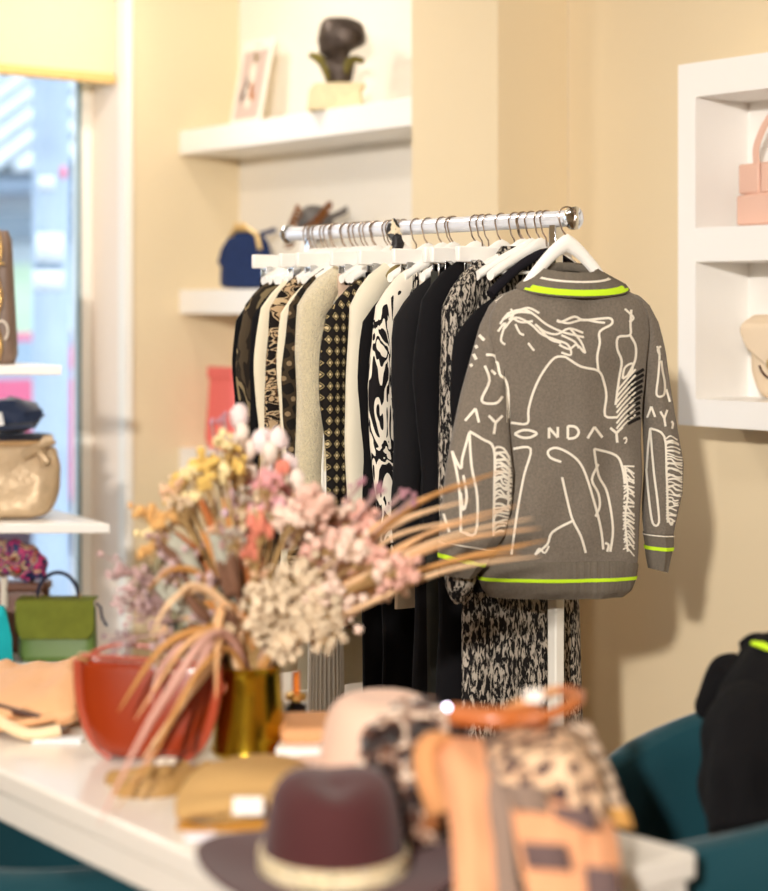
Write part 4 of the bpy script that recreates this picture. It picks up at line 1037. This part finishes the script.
# olive folded gloves
t = thing('folded_gloves', 'pair of rolled olive tan gloves lying before the red-brown bag', 'gloves', tp(152, 797))
ol = M('olive_tan_leather', '#a27c46', .6, bump=(40, .4), bdist=.005)
MB().tube(smooth_path([P(116, 792, 2.84), P(140, 793, 2.82), P(168, 790, 2.83), P(196, 776, 2.88), P(214, 768, 2.9)], 4), [.010]+[.022]*7+[.02]*4+[.016]*4+[.008], 12).build('glove', ol, t, off=t.location)
MB().tube(smooth_path([P(108, 780, 2.90), P(132, 778, 2.88), P(165, 772, 2.9), P(190, 768, 2.92)], 4), [.008]+[.016]*8+[.014]*3+[.006], 12).build('glove', ol, t, off=t.location)
MB().box(P(166, 772, 2.86)+Vector((0, 0, .018)), (.03, .03, .004), Matrix.Rotation(CAMZ, 3, 'Z')).build('label', M('cream_plastic', '#e9dfd0', .5), t, off=t.location)
# folded yellow-tan beanie with tag
t = thing('knit_beanie', 'folded straw yellow ribbed beanie with white tag on the table', 'beanie', tp(240, 828)); o = t.location
bn = M('straw_knit', '#e2b676', .9, bump=(60, .9), bdist=.006, bsc=(1, .3, 1), bkind='X')
rings = []
for i in range(22):
    u = i/21; px0_ = interp([(0, 175), (.15, 174), (.5, 196), (.8, 225), (1, 250)], u)[0]; px1_ = interp([(0, 290), (.2, 300), (.6, 312), (1, 285)], u)[0]
    yb = interp([(0, 826), (.15, 815), (.5, 790), (.8, 774), (1, 768)], u)[0]
    dpt = interp([(0, 2.66), (.2, 2.69), (.5, 2.79), (1, 2.92)], u)[0]; h_ = interp([(0, .004), (.08, .03), (.3, .066), (.7, .056), (.95, .03), (1, .004)], u)[0]
    A, B = P(px0_, 310, dpt), P(px1_, 310, dpt); ring = []
    for k in range(26):
        a_ = 2*PI*k/26; v = A.lerp(B, .5-.5*math.copysign(abs(math.cos(a_))**.8, math.cos(a_))); z = TZ+.004+h_*(.5+.5*math.copysign(abs(math.sin(a_))**.7, math.sin(a_)))+.003*noise.noise(v*25)
        ring.append(Vector((v.x, v.y, max(z, TZ+.002))))
    rings.append(ring)
MB().loft(rings).build('crown', bn, t, off=o, sub=1)
MB().tube(smooth_path([P(178, 812, 2.66), P(205, 806, 2.655), P(250, 803, 2.655), P(285, 800, 2.66)], 5), [.014]+[.021]*13+[.015]*2, 12, asp=.8).build('cuff', bn, t, off=o)
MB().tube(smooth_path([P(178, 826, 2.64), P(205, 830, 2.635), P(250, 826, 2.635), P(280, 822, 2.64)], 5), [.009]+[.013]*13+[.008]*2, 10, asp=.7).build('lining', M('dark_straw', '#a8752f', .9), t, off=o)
MB().box(P(248, 806, 2.61), (.044, .003, .026), Matrix.Rotation(CAMZ, 3, 'Z')).build('label', M('white_label', '#f6efe6', .6), t, off=o)
t = thing('paper_tag', 'small white price tag lying by the straw yellow beanie', 'price tag', tp(200, 838)); MB().box((0, 0, .003), (.045, .028, .004), Matrix.Rotation(CAMZ+.2, 3, 'Z')).build('tag_card', M('lilac_white_card', '#efe8f0', .6), t)
# folded peach knit behind the vase and its neighbour
t = thing('folded_knit', 'folded peach knit lying between the brass vase and the pink hat', 'knitwear', tp(318, 742)); o = t.location
pk2 = M('peach_knit', '#dba273', .85, bump=(40, .5), bdist=.006)
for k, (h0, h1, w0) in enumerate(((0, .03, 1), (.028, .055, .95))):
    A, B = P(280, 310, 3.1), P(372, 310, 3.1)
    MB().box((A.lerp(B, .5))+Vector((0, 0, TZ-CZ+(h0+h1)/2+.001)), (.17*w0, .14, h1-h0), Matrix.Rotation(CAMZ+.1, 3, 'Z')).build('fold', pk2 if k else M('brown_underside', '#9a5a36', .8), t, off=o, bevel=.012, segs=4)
t = thing('jewellery_pouch', 'small white box lying behind the straw yellow beanie', 'box', tp(308, 762)); MB().box((0, 0, .016), (.10, .07, .03), Matrix.Rotation(CAMZ-.1, 3, 'Z')).build('box_body', M('white_card', '#f2efe8', .6), t, bevel=.003)
# dark charm hanging behind the vase: candle holder
cp_ = tp(296, 736)
t = thing('candle_holder', 'small black and gold ornament standing right of the brass vase', 'ornament', cp_)
MB().lathe([(.022, 0), (.024, .004), (.006, .01), (.006, .03), (.018, .035), (.02, .055), (.008, .06)], n=16).build('base', M('black_gloss', '#151214', .2), t)
MB().lathe([(.006, .06), (.02, .066), (.02, .076), (.008, .08)], n=16).build('gold_collar', gold, t)
MB().tube([(0, 0, .08), (0, 0, .115)], .007, 10).build('candle', M('orange_wax', '#d9761e', .4), t)
# ---- hats
def hat(loc, label, col, rc, hc, rb, mat, band=None, tilt=0, brim=True, yaw_=0, curl=.018, group=None, pinch=.02, ribbon_h=.03, name='felt_hat', flat=1.0):
    t = thing(name, label, 'hat', loc, group, rz=CAMZ+yaw_)
    prof = [(1.0, 0), (1.01, .08), (.99, .25), (.95, .5), (.88, .75), (.78, .9), (.6, .985), (.35, 1.0), (.1, .97)]
    rings = []
    for r_, z_ in prof:
        ring = []
        for k in range(40):
            a_ = 2*PI*k/40; x, y = rc*r_*math.cos(a_)*1.0, rc*r_*math.sin(a_)*1.16; z = z_*hc
            z -= pinch*math.exp(-((x)/(rc*.28))**2)*max(0, (z_-.85)/.15)
            z -= pinch*.8*max(0, -math.sin(a_))*z_**3
            x *= 1-.16*max(0, -math.sin(a_))*z_**2
            ring.append(Vector((x, y, z)))
        rings.append(ring)
    MB().loft(rings, cap0=False).build('crown', mat, t, sub=1)
    if brim:
        rings = []
        for u in (0, .2, .45, .7, .9, 1.0):
            r_ = lerp(rc*1.0, rb, u); rings.append([Vector((r_*math.cos(a_)*1.02, (r_+.012*u)*math.sin(a_)*1.02*flat, curl*u**2*(1.5*abs(math.cos(a_))**2-.35)+.002)) for a_ in [2*PI*k/56 for k in range(56)]])
        MB().loft(rings, False, False).build('brim', mat, t, solid=.004, sub=1)
    if band is not None:
        MB().loft([[Vector((rc*q_*math.cos(a_)*(1-.0*max(0, -math.sin(a_))), rc*q_*1.16*math.sin(a_), z)) for a_ in [2*PI*k/40 for k in range(40)]] for z, q_ in ((.004, 1.02), (.006, 1.05), (ribbon_h-.002, 1.045), (ribbon_h, 1.0))], False, False).build('hat_band', band, t)
    return t
bandm = PAT('woven_band', 'noise', ['#3f6b62', '#d9c69c', '#cdb48a', '#efe2c0', '#7a4b52'], 140, pos=[0, .36, .46, .52, .66], rough=.7)
fed = M('aubergine_felt', '#4a2526', .85, bump=(80, .15), sheen=.15)
hp = onZ(334, 862, TZ+.02)
h_ = hat((hp.x, hp.y, TZ+.012), 'dark burgundy brown felt fedora with woven beaded band, nearest hat', '', .097, .130, .182, fed, band=bandm, yaw_=.1, curl=.022, pinch=.010)
pkf = M('dusty_pink_felt', '#e3bfa9', .9, bump=(60, .2), sheen=.15)
hp = onZ(382, 806, TZ)
h_ = hat((hp.x, hp.y, TZ+.035), 'pale dusty pink rounded felt hat behind the burgundy fedora', '', .098, .135, .155, pkf, yaw_=-.1, pinch=.0, curl=.02, name='felt_hat')
# fur headband ring
t = thing('fur_collar', 'mottled brown and white fur collar between the pink hat and the scarves', 'fur', onZ(415, 850, TZ)); o = t.location
furm = PAT('mottled_fur', 'noise', ['#22120e', '#4a2c20', '#94705a', '#e2cdb8'], 30, pos=[0, .47, .53, .60], dist=.6, sheen=.4)
fm = MB(); pts = smooth_path([P(444, 738, 2.60), P(412, 728, 2.58), P(388, 746, 2.55), P(392, 784, 2.52), P(420, 812, 2.50), P(448, 820, 2.50)], 9)
for k, p in enumerate(pts):
    u = k/(len(pts)-1)
    for j in range(7):
        a_ = 2*PI*random.random(); fm.blob(p+RT*.022*math.cos(a_)+Vector((0, 0, .022*math.sin(a_)))+FW*random.uniform(-.02, .02), random.uniform(.014, .022), .5, 7, 5, k*7+j)
fm.tube(pts, [.014]+[.034]*(len(pts)-2)+[.014], 10)
fm.build('fur_pelt', furm, t, off=o)
MB().tube(smooth_path([P(440, 800, 2.52), P(420, 838, 2.50), P(432, 862, 2.49)], 4), [.02]*4+[.028]*4+[.02], 10).build('dark_lining', M('dark_brown_cloth2', '#2c1712', .9), t, off=o)
# ---- scarves heaped at the table end
mound = thing('folded_blanket', 'thick brown folded blanket under the heap of scarves', 'blanket', onZ(500, 870, TZ)); o = mound.location
bw = M('brown_blanket', '#5a3c30', .9, bump=(50, .5))
mc = P(520, 310, 2.47); Rm = Matrix.Rotation(CAMZ, 3, 'Z')
for k in range(4):
    MB().box(Vector((mc.x, mc.y, TZ+.002+.038*(k+.5))), (.19-.012*k, .15-.012*k, .037), Rm).build('fold', bw, mound, off=o, bevel=.014, segs=4)
leo = PAT('leopard_cloth', 'leopard', ['#43353a', '#d8b08c', '#e6c4a2'], 46, pos=[0, .42, .6], rough=.85)
tau = M('taupe_knit', '#8f7a6c', .9, bump=(90, .4)); pch = M('peach_wool', '#e2a278', .85, bump=(90, .3)); dtp = M('dark_taupe_knit', '#6e5a58', .9, bump=(90, .4))
must = M('mustard_knit', '#cf9a55', .85, bump=(90, .3))
plc = PAT('beige_check', 'plaid', ['#5a4a44', '#cdb095', '#ecd9c2'], 20, pos=[0, .30, .7], rough=.85)
cloth([[P(428, 748, 2.50), P(448, 738, 2.48), P(482, 742, 2.48)], [P(440, 770, 2.40), P(458, 764, 2.37), P(488, 770, 2.38)], [P(452, 830, 2.33), P(470, 828, 2.31), P(492, 830, 2.32)], [P(456, 900, 2.26), P(476, 902, 2.25), P(500, 904, 2.26)]],
      'scarf', pch, 'plain peach scarf hanging at the left of the heap', 'scarf', amp=.006)
cloth([[P(478, 742, 2.49), P(494, 738, 2.49), P(510, 738, 2.49)], [P(484, 775, 2.375), P(496, 772, 2.37), P(508, 775, 2.37)], [P(492, 830, 2.32), P(500, 830, 2.31), P(512, 830, 2.31)], [P(498, 900, 2.26), P(508, 902, 2.25), P(520, 904, 2.25)]],
      'scarf', tau, 'narrow taupe scarf between the peach and leopard scarves', 'scarf', amp=.006, seed=3)
cloth([[P(480, 740, 2.56), P(520, 728, 2.56), P(552, 722, 2.56), P(580, 732, 2.56)], [P(492, 762, 2.40), P(525, 755, 2.375), P(562, 752, 2.37), P(592, 762, 2.40)], [P(500, 800, 2.345), P(530, 796, 2.335), P(570, 794, 2.33), P(602, 800, 2.35)], [P(508, 826, 2.33), P(540, 824, 2.32), P(580, 822, 2.32), P(606, 828, 2.34)]],
      'scarf', leo, 'leopard spotted scarf draped over the middle of the heap', 'scarf', amp=.012, seed=5)
t = cloth([[P(512, 806, 2.325), P(545, 800, 2.30), P(578, 808, 2.30)], [P(518, 850, 2.27), P(550, 846, 2.255), P(585, 852, 2.26)], [P(530, 905, 2.22), P(560, 908, 2.21), P(600, 908, 2.22)]],
      'scarf', pch, 'peach scarf end with dark taupe block at the front of the heap', 'scarf', amp=.004, seed=8)
o = t.location
def strip(px0, py0, px1, py1, w_, dd, m_, par, nm):
    rows = [[P(lerp(px0, px1, k/6), lerp(py0, py1, k/6), dd-.02), P(lerp(px0, px1, k/6)+w_, lerp(py0, py1, k/6)+3, dd-.02)] for k in range(7)]
    MB().grid(rows).build(nm, m_, par, off=o, solid=.004)
strip(520, 842, 527, 868, 46, 2.25, dtp, t, 'dark_block')
strip(506, 784, 513, 810, 38, 2.305, tau, t, 'grey_block')
strip(552, 806, 558, 828, 42, 2.30, dtp, t, 'dark_block')
t = cloth([[P(560, 818, 2.34), P(590, 815, 2.34), P(612, 822, 2.35)], [P(570, 850, 2.29), P(595, 848, 2.28), P(618, 852, 2.30)], [P(580, 905, 2.24), P(600, 908, 2.24), P(620, 905, 2.26)]],
      'scarf', pch, 'wide peach scarf end hanging over the table corner', 'scarf', amp=.004, seed=11)
o = t.location; strip(584, 866, 588, 905, 34, 2.235, dtp, t, 'dark_block')
t = cloth([[P(560, 728, 2.58), P(572, 720, 2.58), P(588, 724, 2.58)], [P(578, 760, 2.50), P(592, 756, 2.49), P(606, 762, 2.50)], [P(594, 800, 2.45), P(608, 797, 2.44), P(622, 800, 2.45)], [P(602, 818, 2.44), P(616, 815, 2.43), P(630, 818, 2.44)]],
      'scarf', plc, 'beige checked scarf sliding down the right of the heap', 'scarf', amp=.004, seed=13)
o = t.location; strip(600, 806, 606, 826, 28, 2.425, must, t, 'mustard_end')
# tan leather loops left of the scarves
t = thing('tan_belt', 'coiled tan suede belt between fur collar and peach scarf', 'belt', onZ(435, 850, TZ)); o = t.location
MB().tube(smooth_path([P(446, 740, 2.46), P(430, 742, 2.44), P(424, 762, 2.42), P(432, 792, 2.40), P(440, 812, 2.40)], 5), [.01]+[.017]*19+[.01], 10, asp=.7).build('coil', M('tan_suede', '#cf9260', .8), t, off=o)
MB().tube(smooth_path([P(440, 760, 2.45), P(436, 790, 2.42), P(430, 830, 2.41)], 5), .012, 8).build('coil', M('brown_suede', '#8a5530', .8), t, off=o)
# cognac bag on top of the heap
t = thing('leather_pouch', 'glossy cognac leather pouch with looped strap on top of the scarf heap', 'pouch', P(515, 735, 2.52)); o = t.location
cgn = M('cognac_leather', '#b5632c', .35, bump=(60, .2), coat=.2)
MB().tube(smooth_path([P(450, 714, 2.50), P(470, 716, 2.49), P(500, 718, 2.48), P(530, 716, 2.49), P(545, 722, 2.5)], 5), [.008]+[.02]*18+[.014, .006], 14, asp=.75).build('pouch_body', cgn, t, off=o)
MB().tube(smooth_path([P(520, 722, 2.46), P(546, 716, 2.45), P(572, 704, 2.48), P(574, 692, 2.54), P(550, 692, 2.57), P(530, 706, 2.56), P(528, 718, 2.52)], 6), .013, 10, asp=.55, up=(0, 0, 1)).build('strap_loop', cgn, t, off=o)
MB().tube(smooth_path([P(500, 712, 2.5), P(530, 700, 2.52), P(556, 690, 2.55)], 5), .010, 10, asp=.6).build('strap', M('pale_tan_leather', '#dfa06a', .4), t, off=o)
MB().box(P(534, 696, 2.47), (.026, .003, .018), Rm).build('label', M('white_label', '#f6efe6', .6), t, off=o)
t = thing('glow_dot', 'tiny glowing violet-white ball added as a bright dot behind the pink hat', 'glowing dot', P(447, 772, 2.9)); t.location.z = TZ  # added glowing ball on a stem, standing in for a bright dot
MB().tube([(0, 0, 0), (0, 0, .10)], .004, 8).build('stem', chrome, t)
MB().blob((0, 0, .104), .0085, 0, 14, 8).build('glow_ball', M('violet_glow', '#f3e6ff', .4, emis=6), t)
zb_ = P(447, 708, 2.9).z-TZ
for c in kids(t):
    if c.name.startswith('glow_ball'): c.location.z = zb_-.104
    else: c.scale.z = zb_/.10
# ================================================================ teal chairs and the coat
teal = M('teal_velvet', '#02363f', .75, sheen=.25, bump=(40, .25), bdist=.006)
def tub_chair(loc, rz, label, rb=.78, ra=.64, R_=.33, open_=.62, th=.075):
    """opens towards local -x"""
    t = thing('tub_chair', label, 'chair', loc, 'teal velvet tub chairs', rz=rz)
    n = 40; rings = []
    for i in range(n+1):
        u = -1+2*i/n; a_ = u*(PI-open_); top = lerp(ra, rb, math.cos(u*PI/2)**1.0); e = min(1, (1-abs(u))*9+.35)
        cx_, cy_ = math.cos(a_), math.sin(a_); k2 = 1+.12*max(0, -cx_)
        pts = []
        for (rr_, zz_) in ((0, .30), (.2, .26), (1-.2, .26), (1, .32), (1.06, .5), (1.04, top-.06), (.9, top-.012), (.5, top), (.1, top-.012), (-.04, top-.06), (-.02, .5)):
            r = R_-th*e/2+th*e*rr_-th*(1-e)*0; pts.append(Vector((r*cx_*1.05, r*cy_*k2, zz_)))
        rings.append(pts)
    MB().loft(rings).build('backrest', teal, t, sub=1)
    MB().lathe([(.1, .28), (.27, .28), (.285, .31), (.285, .42), (.27, .455), (.1, .465)], n=40).build('seat', teal, t, sub=1)
    for a_ in (.8, 2.4, 3.9, 5.5):
        MB().tube([(.2*math.cos(a_), .2*math.sin(a_), .29), (.25*math.cos(a_), .25*math.sin(a_), 0)], [.018, .011], 10).build('leg', M('dark_leg', '#2a2320', .5), t)
    return t
cc = P(790, 310, 3.04)
ch1 = tub_chair((cc.x, cc.y, 0), CAMZ, 'teal velvet tub chair with a black coat at the right table end', rb=.86, ra=.66, R_=.36)
ch2 = tub_chair((-2.80, 1.52, 0), PI*.5+PI, 'teal velvet tub chair tucked under the left near side of the table', rb=.63, ra=.62, R_=.32)
# coat over the chair back
t = thing('coat', 'black coat with lime label draped over the back of the teal chair', 'coat', (cc.x, cc.y, .465)); o = t.location
bk = M('black_coat_cloth', '#060507', .9, bump=(20, .5), bdist=.01)
def coat_loft(pts, rs, nm, m_, amp=.015, asp=1):
    pts = smooth_path(pts, 6); n_ = len(pts); mb = MB(); rr_ = [interp([(i/(len(rs)-1), x) for i, x in enumerate(rs)], k/(n_-1))[0] for k in range(n_)]
    mb.tube(pts, rr_, 22, asp=asp)
    for i, v in enumerate(mb.v): mb.v[i] = v+Vector((noise.noise(v*11), noise.noise(v*11+Vector((5, 0, 0))), noise.noise(v*11+Vector((0, 5, 0)))))*amp
    return mb.build(nm, m_, t, off=o, sub=1)
coat_loft([P(772, 664, 3.22), P(766, 694, 3.18), P(757, 740, 3.08), P(754, 790, 3.0), P(760, 835, 2.95)], [.035, .075, .10, .09, .08], 'body', bk, .035)
coat_loft([P(800, 660, 3.25), P(800, 720, 3.15), P(800, 800, 3.0)], [.11, .15, .12], 'back_panel', bk, .02)
coat_loft([P(748, 682, 3.24), P(724, 692, 3.25), P(708, 706, 3.22), P(700, 716, 3.20)], [.05, .05, .026, .005], 'sleeve', bk, .02)
coat_loft([P(740, 650, 3.24), P(756, 646, 3.24), P(775, 650, 3.25)], [.012, .026, .03], 'collar', bk, .006)
MB().tube([P(752, 643, 3.14), P(762, 645, 3.13), P(772, 650, 3.12)], [.007, .012, .011], 8, asp=.5).build('lime_label', lime, t, off=o)
# ================================================================ dried bouquet in the vase
mouth = Vector((vp.x, vp.y, TZ+.15)); VT = (vp-Vector((0, 0, CZ))).dot(FW)
stemm = M('dry_stem', '#a9895a', .8)
def stem_path(end, bend=.25, n=5):
    b0 = mouth+Vector((random.uniform(-.03, .03), random.uniform(-.03, .03), -.10)); m_ = mouth+(Vector((end.x, end.y, mouth.z))-mouth)*.12+Vector((random.uniform(-.01, .01), random.uniform(-.01, .01), .03))
    d = (m_-mouth); d.z = 0
    if d.length > .036: m_ = mouth+d*(.036/d.length)+Vector((0, 0, .03))
    mid = m_.lerp(end, .5)+Vector((0, 0, bend*(end-m_).length*.3))
    return smooth_path([b0, m_, mid, end], n)
def sprig(name, label, group, px, py, dd, heads, hm, r, spread, cat='dried flower', stem=stemm, bend=.2, jit=.35, nu=7, nv=5, partname='flower_head', elong=1.0, stack=False):
    end = P(px, py, VT+dd); t = thing(name, label, cat, mouth, group); o = mouth
    path = stem_path(end, bend); MB().tube(path, .0022, 5).build('stem', stem, t, off=o)
    for h_ in range(1):
        mb = MB()
        tw = MB(); anytw = False
        for k in range(heads):
            if stack: c = path[-1-min(len(path)-1, int(k*len(path)*.5/heads))]+Vector((random.uniform(-1, 1), random.uniform(-1, 1), random.uniform(-1, 1)))*spread*.5
            else:
                v = Vector((random.gauss(0, 1), random.gauss(0, 1), random.gauss(0, .8)))*spread*.55; c = end+v
                if v.length > r*1.5: tw.tube([path[-3], c], .0012, 4); anytw = True
            rr_ = r*random.uniform(.7, 1.25); mb.blob(c, (rr_, rr_, rr_*elong), jit, nu, nv, k+px)
        mb.build(partname, random.choice(hm) if isinstance(hm, list) else hm, t, off=o)
        if anytw: tw.build('twig', stem, t, off=o)
    return t
G = lambda n_, c_, **k: M(n_, c_, .9, bump=(120, .5), bdist=.004, **k)
yel = [G('straw_yellow', '#dcb968'), G('ochre_petal', '#d6a668'), G('cream_yellow', '#ecd9a4')]
for px, py in ((142, 512), (150, 532), (146, 552), (160, 520), (172, 498), (182, 484), (192, 472), (200, 462), (186, 500), (206, 482), (216, 462), (226, 470), (164, 540), (232, 447), (222, 444), (240, 468), (178, 515), (196, 495)):
    sprig('dried_tansy', 'yellow bobbled dried flower sprig on the left side of the bouquet', 'yellow sprigs in the vase', px, py, random.uniform(-.08, .08), 9, yel, .0075, .017)
mau = [G('mauve_petal', '#dcbcc8'), G('pink_petal', '#e2b0b4'), G('rose_petal', '#d89a9a')]
for px, py in ((244, 500), (256, 486), (270, 482), (282, 492), (262, 500), (276, 504), (292, 500), (250, 515), (236, 505)):
    sprig('pink_statice', 'mauve pink papery flower sprig at the top of the bouquet', 'mauve pink sprigs in the vase', px, py, random.uniform(-.06, .1), 13, mau, .008, .02)
pal = [G('pale_pink_petal', '#e6bfae'), G('blush_petal', '#dfae9e'), G('cream_pink_petal', '#ecd2c0')]
for px, py in ((300, 505), (316, 500), (330, 510), (345, 522), (320, 528), (300, 535), (336, 540), (352, 545), (366, 535), (348, 565), (330, 562), (310, 556), (368, 558), (384, 572), (396, 578), (372, 590), (352, 596), (330, 590), (342, 612), (388, 590), (318, 512), (358, 515), (290, 520), (405, 570)):
    sprig('blush_statice', 'fluffy blush pink dried flower sprig on the right of the bouquet', 'blush sprigs in the vase', px, py, random.uniform(-.08, .08), 18, pal, .009, .027, jit=.6)
wht = [G('bunny_tail', '#e8d8ca'), G('lilac_tail', '#e8d6d4')]
for k, (px, py) in enumerate(((243, 432), (262, 440), (246, 452), (268, 455), (282, 440), (250, 470), (272, 470), (288, 462), (240, 415), (300, 476), (236, 447))):
    sprig('bunny_tail', 'white furry bunny-tail seed head rising at the top of the bouquet', 'bunny tails in the vase', px, py, .06+random.uniform(-.04, .05), 2, wht, .014, .010, elong=1.3, jit=.2, nu=9, nv=6)
bei = [G('beige_seed', '#cdb596'), G('peach_seed', '#ddb592'), G('grey_seed', '#b5a797')]
for k in range(34):
    px = random.uniform(160, 262); py = random.uniform(478, 640)
    sprig('beige_seed_sprig', 'beige and peach seedy dried sprig filling the middle of the bouquet', 'beige sprigs in the vase', px, py, random.uniform(-.04, .12), 10, bei, .006, .018, jit=.5)
duo = [G('dusty_rose_seed', '#b08f88'), G('olive_seed', '#8d8468'), G('sand_seed', '#c9b090'), G('mauve_seed', '#bfa3a2')]
for k in range(36):
    px = random.uniform(148, 236); py = random.uniform(535, 668)
    sprig('dusty_seed_sprig', 'dusty rose and olive seeded sprig low on the left of the bouquet', 'dusty sprigs in the vase', px, py, random.uniform(-.08, .12), 11, duo, .0065, .020, jit=.6)
# the big cream head low on the right
crm = G('cream_hydrangea', '#dcc8ab', var=.12)
for (px, py, n_, sp) in ((272, 595, 70, .030), (300, 580, 80, .032), (318, 600, 70, .030), (292, 615, 80, .032), (262, 618, 60, .026), (322, 628, 50, .026), (285, 640, 50, .026)):
    sprig('dried_hydrangea', 'large cream dried hydrangea cluster low on the right of the bouquet', 'cream hydrangea clusters in the vase', px, py, -.06+random.uniform(-.03, .03), n_, crm, .0075, sp*1.15, jit=.7, bend=.1)
red = [G('coral_petal', '#cf7c66'), G('red_petal', '#b5564c'), G('salmon_petal', '#dc8672')]
for px, py in ((236, 560), (244, 540), (252, 552), (232, 585), (258, 520), (226, 676), (216, 686), (282, 470), (262, 530)):
    sprig('coral_celosia', 'coral red feathery flower inside the bouquet', 'coral plumes in the vase', px, py, random.uniform(-.08, .02), 12, red, .007, .014, elong=1.6, bend=.15)
# mauve twiggy sprays reaching left, and a few single budded twigs
twm = M('mauve_twig', '#a98a86', .8); tw2 = [G('dusty_mauve', '#cba9a8'), G('grey_mauve', '#9a7f84')]
for px, py in ((116, 566), (128, 588), (122, 604), (140, 580), (136, 612), (150, 600), (120, 640), (160, 620), (146, 575)):
    sprig('sea_lavender', 'thin dusty mauve flower spray reaching out to the left', 'mauve sprays in the vase', px, py, random.uniform(-.06, .06), 11, tw2, .0042, .03, stem=twm, bend=.3)
for px, py in ((212, 424), (224, 418), (382, 488), (404, 492), (412, 498), (360, 482)):
    sprig('budded_twig', 'thin dried twig with tiny dark pink buds above the bouquet', 'budded twigs in the vase', px, py, random.uniform(-.02, .08), 5, G('dark_bud', '#b58490'), .0045, .012, stem=twm, bend=.1)
# leaves: grey-green, orange-brown
def leaf(end, base, w_, mat, name, label, group, cat='dried leaf', bend=.2, n=12, th=.0012, side=None):
    pts = smooth_path([base, base.lerp(end, .5)+Vector((0, 0, bend*(end-base).length)), end], n//2)
    t = thing(name, label, cat, base, group); sd = side or (RT*random.uniform(-.3, .3)+Vector((0, 0, 1))+FW*random.uniform(-1, .2)); rows = []
    m = len(pts)
    for i, p in enumerate(pts):
        tg = (pts[min(i+1, m-1)]-pts[max(i-1, 0)]).normalized(); s_ = tg.cross(FW*-1+Vector((0, 0, .3))).normalized(); ww = w_*(math.sin(PI*min(1, .12+i/(m-1)*.88)))**.7*.5+.0004
        rows.append([p-s_*ww, p+FW*(-ww*.3), p+s_*ww])
    MB().grid(rows).build('blade', mat, t, off=base, solid=th); return t
gg = [M('grey_green_leaf', '#8b9084', .8), M('pale_sage_leaf', '#b3b2a2', .8), M('dark_sage_leaf', '#57574a', .8), M('brown_leaf', '#7d5b48', .8)]
random.seed(21)
for k in range(64):
    px = random.uniform(150, 240); py = random.uniform(530, 690)
    if py > 640: px = random.uniform(170, 225)
    e = P(px, py, VT+random.uniform(-.1, .1)); b0 = mouth+(e-mouth)*random.uniform(.45, .7); b0.z = max(b0.z, mouth.z-.02)
    leaf(e, b0, random.uniform(.012, .024), random.choice(gg), 'eucalyptus_leaf', 'grey-green and brown dried leaf in the left half of the bouquet', 'grey-green leaves in the bouquet', bend=random.uniform(-.1, .3))
og = [M('orange_leaf', '#c98a4e', .75), M('rust_leaf', '#b0683a', .75), M('sand_leaf', '#d6ab7c', .75)]
for k in range(26):
    px = random.uniform(165, 275); py = random.uniform(490, 620)
    e = P(px, py, VT+random.uniform(-.08, .08)); b0 = mouth+(e-mouth)*random.uniform(.1, .3)+Vector((0, 0, .01))
    leaf(e, b0, random.uniform(.008, .015), random.choice(og), 'rust_leaf', 'long rust orange dried leaf inside the bouquet', 'rust orange leaves in the bouquet', bend=random.uniform(0, .2))
# straw-coloured strands arching to the right
palm = [M('straw_blade', '#d9a877', .6), M('pale_straw_blade', '#e6c096', .6), M('ochre_blade', '#c08a4c', .6)]
def strand(pts, w_, mat, name, label, group, dds=0):
    q_ = [mouth+Vector((random.uniform(-.02, .02), random.uniform(-.02, .02), -.06))]+[P(x, y, VT+dds*(i+1)/len(pts)) for i, (x, y) in enumerate(pts)]
    path = smooth_path(q_, 8); t = thing(name, label, 'dried grass', mouth, group); rows = []; m = len(path)
    for i, p in enumerate(path):
        u = i/(m-1); tg = (path[min(i+1, m-1)]-path[max(i-1, 0)]).normalized(); s_ = tg.cross(FW*-1).normalized(); ww = w_*.5*(1-u**3)*(.5+.5*min(1, u*4))+.0003
        rows.append([p-s_*ww, p-FW*ww*.4, p+s_*ww])
    MB().grid(rows).build('blade', mat, t, off=mouth, solid=.0012); return t
ends = [(540, 528), (533, 518), (528, 545), (520, 505), (540, 556), (505, 470), (480, 482), (470, 500), (548, 540), (498, 515), (460, 520), (520, 553), (450, 505), (490, 535), (475, 528)]
for k, (ex, ey) in enumerate(ends):
    f = (ex-262)/280
    strand([(275+8*random.random(), 640), (lerp(262, ex, .33), lerp(640, ey, .42)+random.uniform(-8, 6)), (lerp(262, ex, .66), lerp(640, ey, .78)-random.uniform(0, 10)), (ex, ey)], random.uniform(.0075, .015), palm[k % 3],
           'palm_strand', 'straw coloured grass blade arching right in front of the garments', 'grass blades arching right', dds=-.08+.012*k)
# drooping blades on the left
L2 = [([(232, 640), (205, 640), (170, 690), (140, 740), (98, 826)], .016), ([(234, 635), (200, 630), (160, 650), (118, 712)], .017), ([(232, 640), (210, 632), (182, 650), (135, 720)], .014), ([(228, 645), (215, 660), (185, 700), (140, 762)], .017), ([(230, 640), (212, 640), (190, 690), (160, 740), (138, 775)], .017),
      ([(236, 620), (228, 606), (220, 614), (217, 650), (216, 700)], .019), ([(232, 625), (205, 590), (170, 602), (150, 640)], .013), ([(232, 622), (200, 575), (170, 570), (148, 590)], .013), ([(233, 640), (190, 640), (160, 670), (150, 705)], .012), ([(240, 640), (222, 600), (190, 585), (165, 612)], .012), ([(230, 650), (200, 670), (170, 722), (150, 760), (112, 815)], .010)]
for k, (pts, w_) in enumerate(L2):
    strand(pts, w_, palm[(k+1) % 3] if k % 4 else M('rose_straw_blade', '#d0a090', .6), 'drooping_blade', 'flat pale dried blade drooping from the vase over the left table edge', 'blades drooping left', dds=-.44 if k in (0, 10) else -.16)
bpy.context.view_layer.update()
